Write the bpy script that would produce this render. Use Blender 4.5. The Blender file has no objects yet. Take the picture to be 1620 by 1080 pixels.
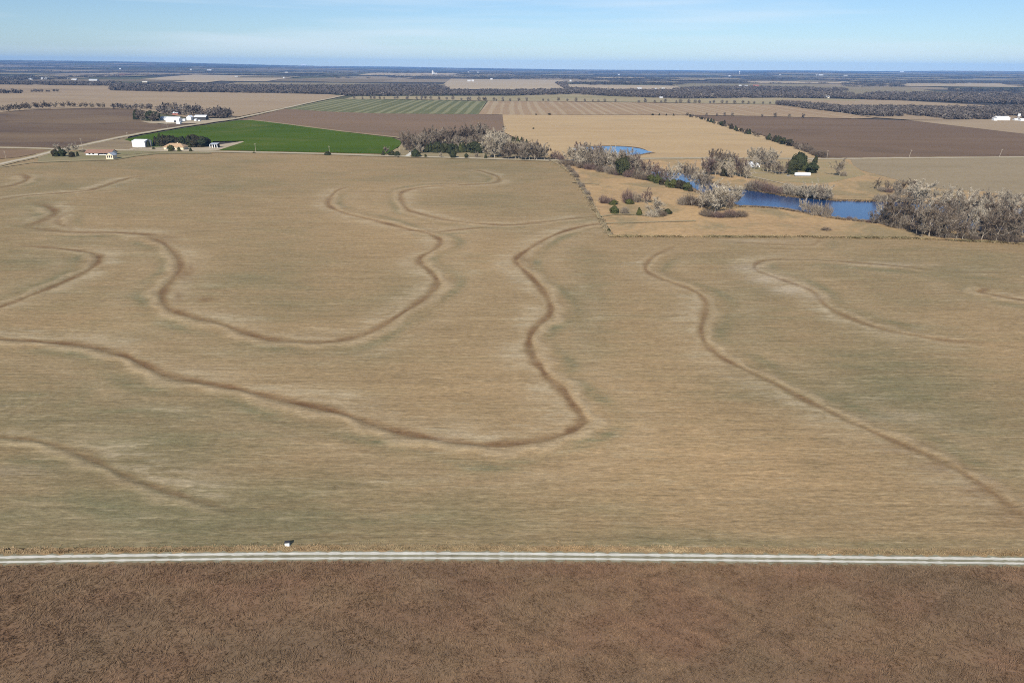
import bpy, math, random
import numpy as np
from mathutils import Matrix, Vector

S = bpy.context.scene
COL = S.collection
RAD = math.radians
# ------------------------------------------------------------------ camera
CAM_H, FPX, W0, H0 = 107.0, 1080.0, 1620.0, 1080.0
PITCH, ROLL = RAD(21.915), RAD(0.4245)
ROT = Matrix.Rotation(RAD(90) - PITCH, 3, 'X') @ Matrix.Rotation(ROLL, 3, 'Z')
cd = bpy.data.cameras.new('camera'); cam = bpy.data.objects.new('camera', cd); COL.objects.link(cam)
cd.sensor_width = 36.0; cd.lens = 36.0 * FPX / W0; cd.clip_start = 0.5; cd.clip_end = 60000
cam.matrix_world = Matrix.Translation((0, 0, CAM_H)) @ ROT.to_4x4()
S.camera = cam
# ------------------------------------------------------------------ sky, sun, exposure
SUN_EL, SUN_AZ_OFF = RAD(34.5), RAD(17.0)      # the sun stands behind the camera, 17 degrees to its left
to_sun = Vector((-math.sin(SUN_AZ_OFF) * math.cos(SUN_EL), -math.cos(SUN_AZ_OFF) * math.cos(SUN_EL), math.sin(SUN_EL)))
ld = bpy.data.lights.new('sun', 'SUN'); sun = bpy.data.objects.new('sun', ld); COL.objects.link(sun)
ld.energy = 4.8; ld.angle = RAD(0.53); ld.color = (1.0, 0.95, 0.87)
sun.rotation_euler = (-to_sun).to_track_quat('-Z', 'Y').to_euler(); sun.location = (0, -200, 400)
wd = bpy.data.worlds.new('World'); S.world = wd; wd.use_nodes = True
nt = wd.node_tree; nt.nodes.clear()
sky = nt.nodes.new('ShaderNodeTexSky'); sky.sky_type = 'NISHITA'; sky.sun_disc = False
sky.sun_elevation = SUN_EL; sky.sun_rotation = math.atan2(to_sun.x, to_sun.y)
sky.altitude = 400; sky.air_density = 1.0; sky.dust_density = 0.1; sky.ozone_density = 2.5
bg = nt.nodes.new('ShaderNodeBackground'); bg.inputs['Strength'].default_value = 0.08
out = nt.nodes.new('ShaderNodeOutputWorld')
# thin cirrus: noise over the sky direction, stretched level
tc = nt.nodes.new('ShaderNodeTexCoord'); mp = nt.nodes.new('ShaderNodeMapping')
mp.inputs['Scale'].default_value = (2.0, 2.0, 34.0); mp.inputs['Rotation'].default_value = (0, RAD(2.0), 0)
nz = nt.nodes.new('ShaderNodeTexNoise'); nz.inputs['Scale'].default_value = 1.0; nz.inputs['Detail'].default_value = 5; nz.inputs['Roughness'].default_value = 0.5
rp = nt.nodes.new('ShaderNodeValToRGB'); rp.color_ramp.elements[0].position = 0.47; rp.color_ramp.elements[1].position = 0.74
rp.color_ramp.elements[0].color = (0, 0, 0, 1); rp.color_ramp.elements[1].color = (0.62, 0.62, 0.62, 1)
mx = nt.nodes.new('ShaderNodeMix'); mx.data_type = 'RGBA'
mx.inputs[7].default_value = (8.6, 9.4, 10.0, 1)
L = nt.links.new
L(tc.outputs['Generated'], mp.inputs[0]); L(mp.outputs[0], nz.inputs['Vector']); L(nz.outputs['Fac'], rp.inputs[0])
tint = nt.nodes.new('ShaderNodeMix'); tint.data_type = 'RGBA'; tint.blend_type = 'MULTIPLY'; tint.inputs[0].default_value = 1.0
tint.inputs[7].default_value = (0.71, 0.85, 1.06, 1)
L(sky.outputs[0], tint.inputs[6])
L(rp.outputs[0], mx.inputs[0]); L(tint.outputs[2], mx.inputs[6]); L(mx.outputs[2], bg.inputs['Color']); L(bg.outputs[0], out.inputs[0])
S.view_settings.view_transform = 'Standard'; S.view_settings.look = 'None'
S.view_settings.exposure = 0.3; S.view_settings.gamma = 1.0; S.view_settings.use_curve_mapping = False
S.render.engine = 'CYCLES'; S.cycles.pixel_filter_type = 'BLACKMAN_HARRIS'; S.cycles.filter_width = 1.05
S.cycles.use_denoising = False; S.cycles.sample_clamp_indirect = 2.0; S.cycles.sample_clamp_direct = 6.0; S.cycles.max_bounces = 4; S.cycles.diffuse_bounces = 2; S.cycles.glossy_bounces = 2; S.cycles.volume_bounces = 0
S.cycles.transparent_max_bounces = 4; S.cycles.caustics_reflective = False; S.cycles.caustics_refractive = False

# ------------------------------------------------------------------ terrain and picture -> ground
HZ_AZ = np.radians([-60, -37, -26.5, -14, 0, 14, 26.5, 37, 60])
HZ_H = np.array([240, 196, 150, 78, 22, 18, 44, 80, 120.0])
def hgt(x, y):
    """height of the land: level near by, rising into far uplands"""
    r = np.hypot(x, y); az = np.arctan2(x, y)
    t = np.clip((r - 7000) / (28000 - 7000), 0, 1); t = t * t * (3 - 2 * t)
    roll = 9 * np.sin(x / 1900.0 + y / 3100.0) + 7 * np.sin(x / 820.0 - y / 2300.0 + 1)
    return np.interp(az, HZ_AZ, HZ_H) * t + roll * np.clip((r - 7000) / 4000, 0, 1)
FWD = ROT @ Vector((0, 0, -1))
def at(px, py):
    d = ROT @ Vector(((px - 810) / FPX, -(py - 540) / FPX, -1.0))
    if d.z < -1e-5:
        t = CAM_H / -d.z
        if math.hypot(d.x, d.y) * t < 6900: return Vector((d.x * t, d.y * t, 0))
    lo = 6000.0
    while lo < 29000:
        x, y, z = d.x * lo, d.y * lo, CAM_H + d.z * lo
        if z <= float(hgt(x, y)): return Vector((x, y, float(hgt(x, y))))
        lo += 40
    return Vector((d.x * 28500, d.y * 28500, float(hgt(d.x * 28500, d.y * 28500))))
def mpp(p):                                     # metres one photo pixel spans at a point
    return (Vector(p) - Vector((0, 0, CAM_H))).dot(FWD) / FPX
def topx(x, y, z=0.0):
    """ground points to photo pixels (for choosing which soil lies where)"""
    R = np.array(ROT)
    v = np.stack([x, y, z - CAM_H + np.zeros_like(x)], -1) @ R
    return 810 + FPX * v[..., 0] / -v[..., 2], 540 - FPX * v[..., 1] / -v[..., 2]

# ------------------------------------------------------------------ mesh helpers
def link_mesh(name, V, F, mat=None, parent=None, smooth=False, attr=None, attr2=None):
    me = bpy.data.meshes.new(name)
    V = np.asarray(V, np.float32); F = np.asarray(F, np.int32)
    n, k = F.shape
    me.vertices.add(len(V)); me.vertices.foreach_set('co', V.ravel())
    me.loops.add(n * k); me.loops.foreach_set('vertex_index', F.ravel())
    me.polygons.add(n); me.polygons.foreach_set('loop_start', np.arange(0, n * k, k, dtype=np.int32))
    me.polygons.foreach_set('loop_total', np.full(n, k, np.int32))
    if smooth: me.polygons.foreach_set('use_smooth', np.ones(n, bool))
    if attr is not None:
        a = me.color_attributes.new('soil', 'FLOAT_COLOR', 'POINT')
        a.data.foreach_set('color', np.asarray(attr, np.float32).ravel())
    if attr2 is not None:
        a = me.color_attributes.new('soil2', 'FLOAT_COLOR', 'POINT')
        a.data.foreach_set('color', np.asarray(attr2, np.float32).ravel())
    me.update(calc_edges=True); me.validate()
    if mat: me.materials.append(mat)
    o = bpy.data.objects.new(name, me); COL.objects.link(o)
    if parent: o.parent = parent
    return o
class MB:
    """collects polygons, then links them as one mesh object"""
    def __init__(s): s.v = []; s.f = []
    def box(s, x0, x1, y0, y1, z0, z1):
        b = len(s.v)
        s.v += [(x0, y0, z0), (x1, y0, z0), (x1, y1, z0), (x0, y1, z0), (x0, y0, z1), (x1, y0, z1), (x1, y1, z1), (x0, y1, z1)]
        s.f += [tuple(b + i for i in q) for q in ((0, 3, 2, 1), (4, 5, 6, 7), (0, 1, 5, 4), (1, 2, 6, 5), (2, 3, 7, 6), (3, 0, 4, 7))]; return s
    def poly(s, pts):
        b = len(s.v); s.v += [tuple(p) for p in pts]; s.f.append(tuple(range(b, b + len(pts)))); return s
    def tube(s, p, q, r0, r1, n=5):
        p, q = Vector(p), Vector(q); d = (q - p)
        if d.length < 1e-6: return s
        d.normalize(); u = d.orthogonal().normalized(); w = d.cross(u); b = len(s.v)
        for c, r in ((p, r0), (q, r1)):
            for k in range(n):
                a = 2 * math.pi * k / n; s.v.append(tuple(c + u * (r * math.cos(a)) + w * (r * math.sin(a))))
        for k in range(n): s.f.append((b + k, b + (k + 1) % n, b + n + (k + 1) % n, b + n + k))
        if n > 3: s.f.append(tuple(b + n + k for k in range(n)))
        return s
    def cyl(s, x, y, z0, z1, r, n=14, r1=None):
        return s.tube((x, y, z0), (x, y, z1), r, r if r1 is None else r1, n)
    def build(s, name, mat, parent=None, smooth=False):
        me = bpy.data.meshes.new(name); me.from_pydata(s.v, [], s.f); me.update()
        me.materials.append(mat)
        if smooth: me.polygons.foreach_set('use_smooth', np.ones(len(me.polygons), bool))
        o = bpy.data.objects.new(name, me); COL.objects.link(o)
        if parent: o.parent = parent
        return o
def thing(name, label, cat, loc, rz=0.0, group=None):
    o = bpy.data.objects.new(name, None); COL.objects.link(o)
    o.location = loc; o.rotation_euler = (0, 0, rz); o['label'] = label; o['category'] = cat
    if group: o['group'] = group
    return o
def kind(o, k): o['kind'] = k; return o

# ------------------------------------------------------------------ materials
class NT:
    def __init__(s, name):
        s.m = bpy.data.materials.new(name); s.m.use_nodes = True; s.t = s.m.node_tree
        s.b = s.t.nodes['Principled BSDF']; s.b.inputs['Specular IOR Level'].default_value = 0.02; s.b.inputs['Roughness'].default_value = 0.9
        s.co = s.t.nodes.new('ShaderNodeTexCoord').outputs['Object']
    def n(s, typ, **kw):
        x = s.t.nodes.new(typ)
        for k, v in kw.items(): setattr(x, k, v)
        return x
    def l(s, a, b): s.t.links.new(a, b)
    def noise(s, scale, detail=4, rough=0.55, dist=0.0, off=(0, 0, 0), co=None):
        m = s.n('ShaderNodeMapping'); s.l(co or s.co, m.inputs[0])
        m.inputs['Scale'].default_value = scale if isinstance(scale, tuple) else (scale,) * 3
        m.inputs['Location'].default_value = off
        x = s.n('ShaderNodeTexNoise'); s.l(m.outputs[0], x.inputs['Vector']); x.inputs['Scale'].default_value = 1
        x.inputs['Detail'].default_value = detail; x.inputs['Roughness'].default_value = rough; x.inputs['Distortion'].default_value = dist
        return x.outputs['Fac']
    def math(s, op, a, b=None, clamp=False):
        x = s.n('ShaderNodeMath', operation=op, use_clamp=clamp)
        for i, v in enumerate((a, b)):
            if v is None: continue
            if isinstance(v, (int, float)): x.inputs[i].default_value = v
            else: s.l(v, x.inputs[i])
        return x.outputs[0]
    def remap(s, v, a, b, c=0.0, d=1.0):
        x = s.n('ShaderNodeMapRange'); s.l(v, x.inputs[0])
        for i, q in enumerate((a, b, c, d)): x.inputs[i + 1].default_value = q
        return x.outputs[0]
    def mix(s, f, a, b, mode='MIX'):
        x = s.n('ShaderNodeMix', data_type='RGBA', blend_type=mode)
        for i, v in ((0, f), (6, a), (7, b)):
            if isinstance(v, (int, float)): x.inputs[i].default_value = v
            elif isinstance(v, tuple): x.inputs[i].default_value = v + (1,) if len(v) == 3 else v
            else: s.l(v, x.inputs[i])
        return x.outputs[2]
    def gain(s, col, fac, lo, hi):            # multiply a colour by a noise remapped to lo..hi
        v = s.remap(fac, 0.28, 0.72, lo, hi); c = s.n('ShaderNodeCombineColor')
        for i in range(3): s.l(v, c.inputs[i])
        return s.mix(1.0, col, c.outputs[0], 'MULTIPLY')
    def bump(s, h, strength, dist):
        x = s.n('ShaderNodeBump'); x.inputs['Strength'].default_value = strength; x.inputs['Distance'].default_value = dist
        s.l(h, x.inputs['Height']); s.l(x.outputs[0], s.b.inputs['Normal'])
    def done(s, col):
        if isinstance(col, tuple): s.b.inputs['Base Color'].default_value = col + (1,)
        else: s.l(col, s.b.inputs['Base Color'])
        return s.m
def land(name, c1, c2, sx=0.004, sy=0.03, c3=None, stripe=None, contrast=0.16, c3amt=(0.55, 0.75), sdir=0):
    """a field: two soils blended by streaky noise, a third in patches, optional stripes"""
    t = NT(name)
    f = t.remap(t.noise((sx, sy, 1), 6, 0.62, 0.4), 0.35, 0.65)
    col = t.mix(f, c1, c2)
    if c3: col = t.mix(t.remap(t.noise((sx * 1.7, sy * 0.6, 1), 5, 0.6, 0.8, (9, 4, 0)), *c3amt), col, c3)
    if stripe:
        period, cs, amt = stripe
        sp = t.n('ShaderNodeSeparateXYZ'); t.l(t.co, sp.inputs[0])
        wob = t.math('MULTIPLY', t.noise((0.004, 0.0012, 1), 2), 30.0)
        q = t.math('ADD', sp.outputs[sdir], wob)
        w = t.math('SINE', t.math('MULTIPLY', q, 2 * math.pi / period))
        w2 = t.math('SINE', t.math('MULTIPLY', q, 2 * math.pi / (period * 2.37)))
        w = t.math('ADD', w, t.math('MULTIPLY', w2, 0.5))
        w = t.math('ADD', w, t.math('MULTIPLY', t.math('SUBTRACT', t.noise((0.01, 0.003, 1), 4), 0.5), 3.0))
        col = t.mix(t.math('MULTIPLY', t.remap(w, 0.1, 0.7), amt), col, cs)
    col = t.gain(col, t.noise((0.25, 0.5, 1), 6, 0.7), 1 - contrast, 1 + contrast)
    return t.done(col)
def plain(name, c, var=0.1, scale=0.5, rough=0.75, spec=0.2):
    t = NT(name); t.b.inputs['Roughness'].default_value = rough; t.b.inputs['Specular IOR Level'].default_value = spec
    return t.done(t.gain(c, t.noise(scale, 5, 0.6), 1 - var, 1 + var))
def plantmat(name, c1, c2, c3=None):
    """leaf or twig colour, shifted from plant to plant and from clump to clump"""
    t = NT(name); t.b.inputs['Roughness'].default_value = 0.9; t.b.inputs['Specular IOR Level'].default_value = 0.05
    oi = t.n('ShaderNodeObjectInfo')
    col = t.mix(oi.outputs['Random'], c1, c2)
    col = t.mix(t.remap(t.noise(0.35, 3), 0.4, 0.65), col, c3 or c2)
    return t.done(t.gain(col, t.noise(0.9, 2), 0.75, 1.25))
M = {}
M['bark'] = plantmat('grey bark', (0.30, 0.25, 0.19), (0.44, 0.38, 0.30))
M['twig_pale'] = plantmat('pale twigs', (0.45, 0.39, 0.295), (0.37, 0.315, 0.235), (0.31, 0.262, 0.192))
M['twig_grey'] = plantmat('grey twigs', (0.25, 0.207, 0.155), (0.31, 0.26, 0.198), (0.19, 0.153, 0.113))
M['twig_dark'] = plantmat('dark twigs', (0.155, 0.120, 0.088), (0.205, 0.160, 0.118), (0.12, 0.092, 0.067))
M['twig_red'] = plantmat('reddish twigs', (0.20, 0.135, 0.11), (0.17, 0.12, 0.10), (0.13, 0.09, 0.075))
M['cedar'] = plantmat('cedar green', (0.045, 0.055, 0.024), (0.065, 0.064, 0.028), (0.035, 0.040, 0.02))
M['cedar_brown'] = plantmat('cedar winter brown', (0.062, 0.047, 0.028), (0.05, 0.05, 0.027), (0.04, 0.032, 0.02))
M['olive'] = plantmat('olive evergreen', (0.095, 0.095, 0.03), (0.07, 0.08, 0.03), (0.055, 0.06, 0.022))
M['white_wall'] = plain('white siding', (0.78, 0.78, 0.76), 0.05, 0.3)
M['white_roof'] = plain('white metal roof', (0.80, 0.82, 0.84), 0.05, 0.3, 0.5, 0.4)
M['far_wall'] = plain('dull off-white paint', (0.50, 0.49, 0.47), 0.06, 0.3); M['far_roof'] = plain('dull pale roof', (0.46, 0.47, 0.48), 0.06, 0.3)  # duller than the near walls and roofs, so far buildings look fainter
M['cream'] = plain('cream siding', (0.70, 0.60, 0.42), 0.06, 0.3)
M['tan_roof'] = plain('tan shingles', (0.42, 0.28, 0.16), 0.15, 0.6)
M['brown_roof'] = plain('brown shingles', (0.26, 0.15, 0.105), 0.15, 0.6)
M['grey_roof'] = plain('grey metal roof', (0.42, 0.45, 0.48), 0.08, 0.3, 0.5, 0.4)
M['red'] = plain('red barn paint', (0.34, 0.10, 0.07), 0.1, 0.3)
M['glass'] = plain('dark window glass', (0.03, 0.035, 0.045), 0.05, 1, 0.15, 0.5)
M['dark'] = plain('dark metal', (0.05, 0.05, 0.052), 0.1, 1, 0.6)
M['rubber'] = plain('tyre rubber', (0.03, 0.03, 0.03), 0.1, 2)
M['pole'] = plain('weathered pole wood', (0.34, 0.29, 0.22), 0.12, 1.0)
M['concrete'] = plain('pale concrete', (0.55, 0.53, 0.48), 0.08, 0.4)
M['car_paint'] = plain('car paint', (0.35, 0.36, 0.38), 0.05, 1, 0.3, 0.5)

# ------------------------------------------------------------------ the ground sheet
def ground():
    rs = np.concatenate([[0, 40, 80, 150, 300, 600, 1200, 2500, 4500], np.geomspace(6500, 29500, 46)])
    az = np.radians(np.concatenate([np.linspace(-180, -60, 20)[:-1], np.linspace(-60, 60, 121), np.linspace(60, 180, 20)[1:-1]]))
    R, A = np.meshgrid(rs, az, indexing='ij'); X = R * np.sin(A); Y = R * np.cos(A); Z = hgt(X, Y) - 1.0 * (R < 6000)
    nr, na = R.shape; idx = np.arange(nr * na).reshape(nr, na); nx = np.roll(idx, -1, axis=1)
    F = np.stack([idx[:-1], nx[:-1], nx[1:], idx[1:]], -1).reshape(-1, 4)
    F = F[na:]                                   # the innermost ring is one point: close it with a fan below
    t = NT('far land')
    v = t.n('ShaderNodeTexVoronoi', distance='CHEBYCHEV'); mpn = t.n('ShaderNodeMapping'); mpn.inputs['Scale'].default_value = (1 / 900, 1 / 1100, 0)
    t.l(t.co, mpn.inputs[0]); t.l(mpn.outputs[0], v.inputs['Vector']); v.inputs['Scale'].default_value = 1; v.inputs['Randomness'].default_value = 0.7
    r = t.n('ShaderNodeValToRGB'); sp = t.n('ShaderNodeSeparateColor'); t.l(v.outputs['Color'], sp.inputs[0]); t.l(sp.outputs[0], r.inputs[0])
    e = r.color_ramp.elements; r.color_ramp.interpolation = 'CONSTANT'
    e[0].color = (0.07, 0.06, 0.05, 1); e[1].position = 0.3; e[1].color = (0.20, 0.155, 0.10, 1)
    for p, c in ((0.5, (0.10, 0.08, 0.06)), (0.7, (0.27, 0.21, 0.14)), (0.82, (0.11, 0.105, 0.06))):
        q = e.new(p); q.color = c + (1,)
    col = t.gain(r.outputs[0], t.noise((0.002, 0.004, 1), 6), 0.8, 1.2)
    V = np.stack([X, Y, Z], -1).reshape(-1, 3)
    # fan for the innermost ring (triangles stored as quads would be degenerate, so add them apart)
    o = link_mesh('ground', V, F, t.done(col), smooth=True)
    kind(o, 'structure')
    return o
ground()

def strip(name, pts, width, z, mat, world=False, zoff=None):
    P = [Vector(p) if world else at(*p) for p in pts]
    P = [Vector(p) for p in catmull(np.array([[p.x, p.y] for p in P]), 48 if 'track' in name or 'lane' in name else 8)]
    V, F = [], []
    for i, p in enumerate(P):
        a = P[max(0, i - 1)]; b = P[min(len(P) - 1, i + 1)]; d = (b - a).normalized(); nn = Vector((-d.y, d.x))
        wj = width * (0.92 + 0.22 * math.sin(i * 2.3) * math.sin(i * 0.71) + 0.13 * math.sin(i * 5.1) * (1 if 'track' in name or 'lane' in name else 0))
        for s in (1, -1):
            q = p + nn * (wj * 0.5 * s); V.append((q.x, q.y, z))
        if i: F.append((2 * i - 2, 2 * i - 1, 2 * i + 1, 2 * i))
    return kind(link_mesh(name, V, F, mat), 'structure')
def catmull(P, k):
    P = np.asarray(P, float); Q = np.vstack([2 * P[0] - P[1], P, 2 * P[-1] - P[-2]]); o = []
    for i in range(1, len(Q) - 2):
        p0, p1, p2, p3 = Q[i - 1:i + 3]
        for t in np.linspace(0, 1, k, endpoint=False):
            o.append(0.5 * (2 * p1 + (p2 - p0) * t + (2 * p0 - 5 * p1 + 4 * p2 - p3) * t * t + (3 * p1 - p0 - 3 * p2 + p3) * t ** 3))
    o.append(P[-1]); return np.array(o)
def flat(name, pts, z, mat, smooth=0):
    """a level patch of land with the outline given by its corners on the ground"""
    P = np.array([[q.x, q.y] for q in (at(*p) for p in pts)])
    if smooth: P = catmull(np.vstack([P, P[:1]]), smooth)[:-1]
    me = bpy.data.meshes.new(name); me.from_pydata([(x, y, z) for x, y in P], [], [tuple(range(len(P)))]); me.update()
    if me.polygons[0].normal.z < 0: me.flip_normals()
    me.materials.append(mat); o = bpy.data.objects.new(name, me); COL.objects.link(o); return kind(o, 'structure')
def drape(name, x0, x1, ya, yb, mat, slant=0.0, lift=1.2, z=None):
    """a far field: a sheet laid over the rolling land between two picture rows"""
    nx, ny = 24, 5; V = []
    for j in range(ny):
        for i in range(nx):
            u = i / (nx - 1); px = x0 + (x1 - x0) * u
            y = ya + (yb - ya) * j / (ny - 1) + slant * (u - 0.5) + 12.0 * (px - 810) / 1620 * 0
            px = px + .4 * ((815 + (px - 815) * (y - 105.5) / max(4, yb - 105.5)) - px)
            p = at(px, y); V.append((p.x, p.y, p.z + lift))
    idx = np.arange(nx * ny).reshape(ny, nx)
    F = np.stack([idx[:-1, :-1], idx[:-1, 1:], idx[1:, 1:], idx[1:, :-1]], -1).reshape(-1, 4)[:, ::-1]
    return kind(link_mesh(name, V, F, mat), 'structure')

# ------------------------------------------------------------------ the terraced field
TERR = [  # (dark channel line in the photograph, half width in metres, darkness)
 ([(0, 297), (25, 292), (42, 285), (43, 279), (32, 275)], 4.2, .75),
 ([(0, 317), (40, 310), (130, 303), (160, 296), (200, 283), (225, 279)], 4.2, .75),
 ([(58, 321), (78, 328), (87, 337), (70, 347), (43, 357)], 4.6, .8),
 ([(103, 338), (93, 346), (95, 354), (115, 363)], 3.0, .55),
 ([(40, 360), (110, 367), (180, 368), (235, 371), (275, 376)], 3.6, .85),
 ([(225, 372), (247, 379), (262, 387), (280, 405), (285, 425), (272, 443), (258, 460), (258, 475), (268, 488), (300, 500), (350, 512), (400, 530), (440, 538), (500, 541), (540, 538), (590, 523), (640, 493), (680, 465), (692, 445), (680, 428), (665, 415), (668, 405), (690, 393), (697, 380), (680, 370), (650, 363), (600, 350), (550, 338), (525, 328), (520, 318), (533, 302), (550, 296)], 2.7, .8),
 ([(-60, 505), (0, 485), (40, 470), (90, 450), (130, 432), (152, 418), (156, 405), (140, 399), (90, 393), (35, 389)], 2.6, .85),
 ([(-120, 525), (0, 536), (60, 540), (130, 546), (190, 560), (230, 577), (270, 595), (340, 608), (400, 620), (470, 637), (540, 653), (600, 673), (650, 687), (720, 698), (780, 703), (840, 698), (890, 687), (916, 673), (922, 660), (908, 640), (885, 610), (868, 597), (855, 580), (842, 560), (838, 535), (850, 515), (868, 500), (872, 485), (860, 460), (840, 437), (822, 420), (817, 410), (835, 395), (870, 375), (910, 361), (950, 354), (985, 353)], 2.5, .95),
 ([(740, 267), (765, 272), (787, 280), (783, 289), (740, 292), (680, 295), (643, 301), (633, 310), (643, 330), (660, 337), (720, 350), (800, 356), (850, 352), (905, 346), (950, 342)], 3.0, .7),
 ([(630, 364), (660, 365), (690, 367), (740, 362), (800, 358)], 2.6, .65),
 ([(1065, 390), (1034, 406), (1021, 424), (1040, 438), (1090, 456), (1114, 472), (1117, 490), (1110, 520), (1115, 540), (1135, 560), (1170, 580), (1220, 603), (1280, 634), (1340, 663), (1400, 690), (1470, 720), (1520, 745), (1570, 778), (1620, 815), (1680, 850)], 1.9, .74),
 ([(1480, 428), (1420, 421), (1300, 412), (1220, 411), (1196, 418), (1199, 428), (1240, 443), (1285, 460), (1310, 485), (1370, 512), (1430, 527), (1500, 538), (1560, 541)], 2.1, .66),
 ([(1700, 482), (1620, 475), (1570, 466), (1551, 461), (1565, 455)], 2.8, .85),
 ([(1490, 430), (1560, 431), (1660, 433)], 2.2, .4),
 ([(-20, 690), (10, 692), (60, 697), (110, 711), (160, 733), (200, 752), (260, 775), (310, 790), (390, 815)], 1.6, .55),
 ([(1110, 380), (1260, 388), (1290, 385), (1300, 375)], 2.2, .45),
 ([(0, 668), (40, 645), (80, 625), (80, 603)], 1.0, .2),
]
def main_field():
    ny, nu = 460, 980
    ys = np.geomspace(132, 985, ny); us = np.linspace(-1.2, 1.2, nu)
    Y, U = np.meshgrid(ys, us, indexing='ij'); X = U * Y
    px, py = topx(X.ravel(), Y.ravel()); px = px.reshape(X.shape); py = py.reshape(X.shape)
    dark = np.zeros_like(X); pale = np.zeros_like(X); z = np.zeros_like(X); grn = np.zeros_like(X); light_tan = np.zeros_like(X)
    OUTER = {3: 1, 6: 1, 10: 1, 11: 1, 12: 1}
    rng = np.random.default_rng(4)
    keep = 1 - np.clip((px - 925) / 25, 0, 1) * np.clip((384 - py) / 6, 0, 1)
    edge = np.clip((py - 258) / 12, 0, 1) * np.clip((868 - py) / 8, 0, 1) * keep
    for ti, (pts, hw, amt) in enumerate(TERR):
        oside = OUTER.get(ti, -1)
        P = catmull(np.array([[at(*p).x, at(*p).y] for p in pts]), 7)
        m = (X > P[:, 0].min() - 45) & (X < P[:, 0].max() + 45) & (Y > P[:, 1].min() - 45) & (Y < P[:, 1].max() + 45)
        ii = np.nonzero(m); x, y = X[ii], Y[ii]
        best = np.full(x.shape, 1e9); side = np.zeros(x.shape); par = np.zeros(x.shape)
        for k in range(len(P) - 1):
            a, b = P[k], P[k + 1]; d = b - a; l2 = d @ d
            if l2 < 1e-9: continue
            t = np.clip(((x - a[0]) * d[0] + (y - a[1]) * d[1]) / l2, 0, 1)
            dx, dy = x - a[0] - t * d[0], y - a[1] - t * d[1]; q = dx * dx + dy * dy
            w = q < best; best[w] = q[w]; side[w] = np.sign(d[0] * dy - d[1] * dx)[w]; par[w] = (k + t)[w]
        s = np.sqrt(best)
        ends = np.clip(np.minimum(par, len(P) - 1 - par) / 7.0, 0, 1)
        wv = 0.66 * hw * (1 + 0.42 * np.sin(par * 0.55) * np.sin(par * 0.23 + 1))
        o = s * side * oside                                # distance, positive down the slope
        dk = np.where(o > 0, np.exp(-(s / (0.8 * wv)) ** 4), np.exp(-(s / (1.25 * wv)) ** 2.6)) * amt * (0.4 + 0.6 * ends) * (.80 + .20 * np.sin(par * .37 + 2.1 * ti) + .10 * np.sin(par * 1.1 + ti))
        dark[ii] = np.maximum(dark[ii], dk)
        pl = .75 * np.exp(-((o + 3.2 * wv) / (1.6 * wv)) ** 2) + .9 * np.exp(-((o + 9) / 7) ** 2) + .5 * np.exp(-((o - 13) / 2.0) ** 2) + .55 * np.exp(-((o - 22) / 7) ** 2)
        pale[ii] = np.maximum(pale[ii], pl * (0.35 + 0.65 * amt) * ends)
        light_tan[ii] = np.maximum(light_tan[ii], (np.exp(-((o - 2.5 * wv) / (1.35 * wv)) ** 2) + .55 * np.exp(-((o + 2.8 * wv) / (1.5 * wv)) ** 2) + .62 * np.exp(-((o + 10) / 7.5) ** 2) * (.6 + .4 * np.sin(par * .27 + 2)) + .30 * np.exp(-((o - 20) / 6) ** 2)) * (.3 + .7 * amt) * ends)  # light tan soil margins on both sides of the channel
        grn[ii] = np.maximum(grn[ii], np.exp(-((o - 10.5 - 2.5 * np.sin(par * .21)) / 3.4) ** 2) * (.3 + .7 * amt) * ends * (.6 + .4 * np.sin(par * .33 + ti)))
        # a low berm beside a shallow channel
        z[ii] += (-0.22 * np.exp(-(s / wv) ** 2) + 0.34 * np.exp(-((o - 2.3 * wv) / (1.5 * wv)) ** 2)) * ends * amt
    def spot(cx, cy, rx, ry, a): return a * np.exp(-((px - cx) / rx) ** 2 - ((py - cy) / ry) ** 2)
    for c in ((288, 432, 16, 14, .55), (302, 425, 8, 8, .5), (282, 470, 8, 9, .5), (325, 474, 12, 4, .6), (255, 380, 25, 6, .35), (145, 415, 18, 8, .3), (828, 412, 14, 12, .35), (893, 545, 14, 20, .0), (130, 715, 30, 8, .3), (210, 760, 40, 10, .25), (1430, 710, 40, 9, .42), (1490, 738, 45, 12, .5), (1550, 775, 40, 16, .5), (1605, 815, 40, 20, .45), (520, 320, 8, 10, .2)):
        dark = np.maximum(dark, spot(*c))
    ol = (spot(90, 640, 260, 90, .55) + spot(200, 820, 420, 60, .6) + spot(60, 420, 120, 55, .6) + spot(420, 440, 160, 60, .35) + spot(600, 830, 300, 45, .45)
          + spot(250, 290, 260, 40, .35) + spot(800, 275, 130, 45, .5) + spot(640, 470, 60, 60, .35) + spot(930, 480, 40, 90, .5) + spot(1180, 480, 60, 110, .35)
          + spot(1380, 590, 140, 90, .65) + spot(1420, 430, 240, 40, .6) + spot(1560, 690, 120, 60, .5) + spot(1250, 860, 500, 14, .55) + spot(250, 870, 300, 12, .5)
          + spot(300, 690, 240, 70, .35) + spot(520, 560, 160, 30, .3) + spot(60, 330, 80, 30, .4))
    warm = (spot(1100, 740, 330, 80, .9) + spot(620, 360, 110, 60, .5) + spot(760, 620, 140, 60, .55) + spot(990, 640, 120, 130, .5) + spot(780, 410, 70, 30, .55)
            + spot(1230, 540, 130, 40, .3) + spot(1560, 560, 130, 40, .5) + spot(170, 505, 150, 25, .7) + spot(280, 760, 90, 16, .4) + spot(400, 630, 60, 10, .4) + spot(200, 800, 30, 8, .3) + spot(480, 270, 60, 30, .2))
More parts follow.
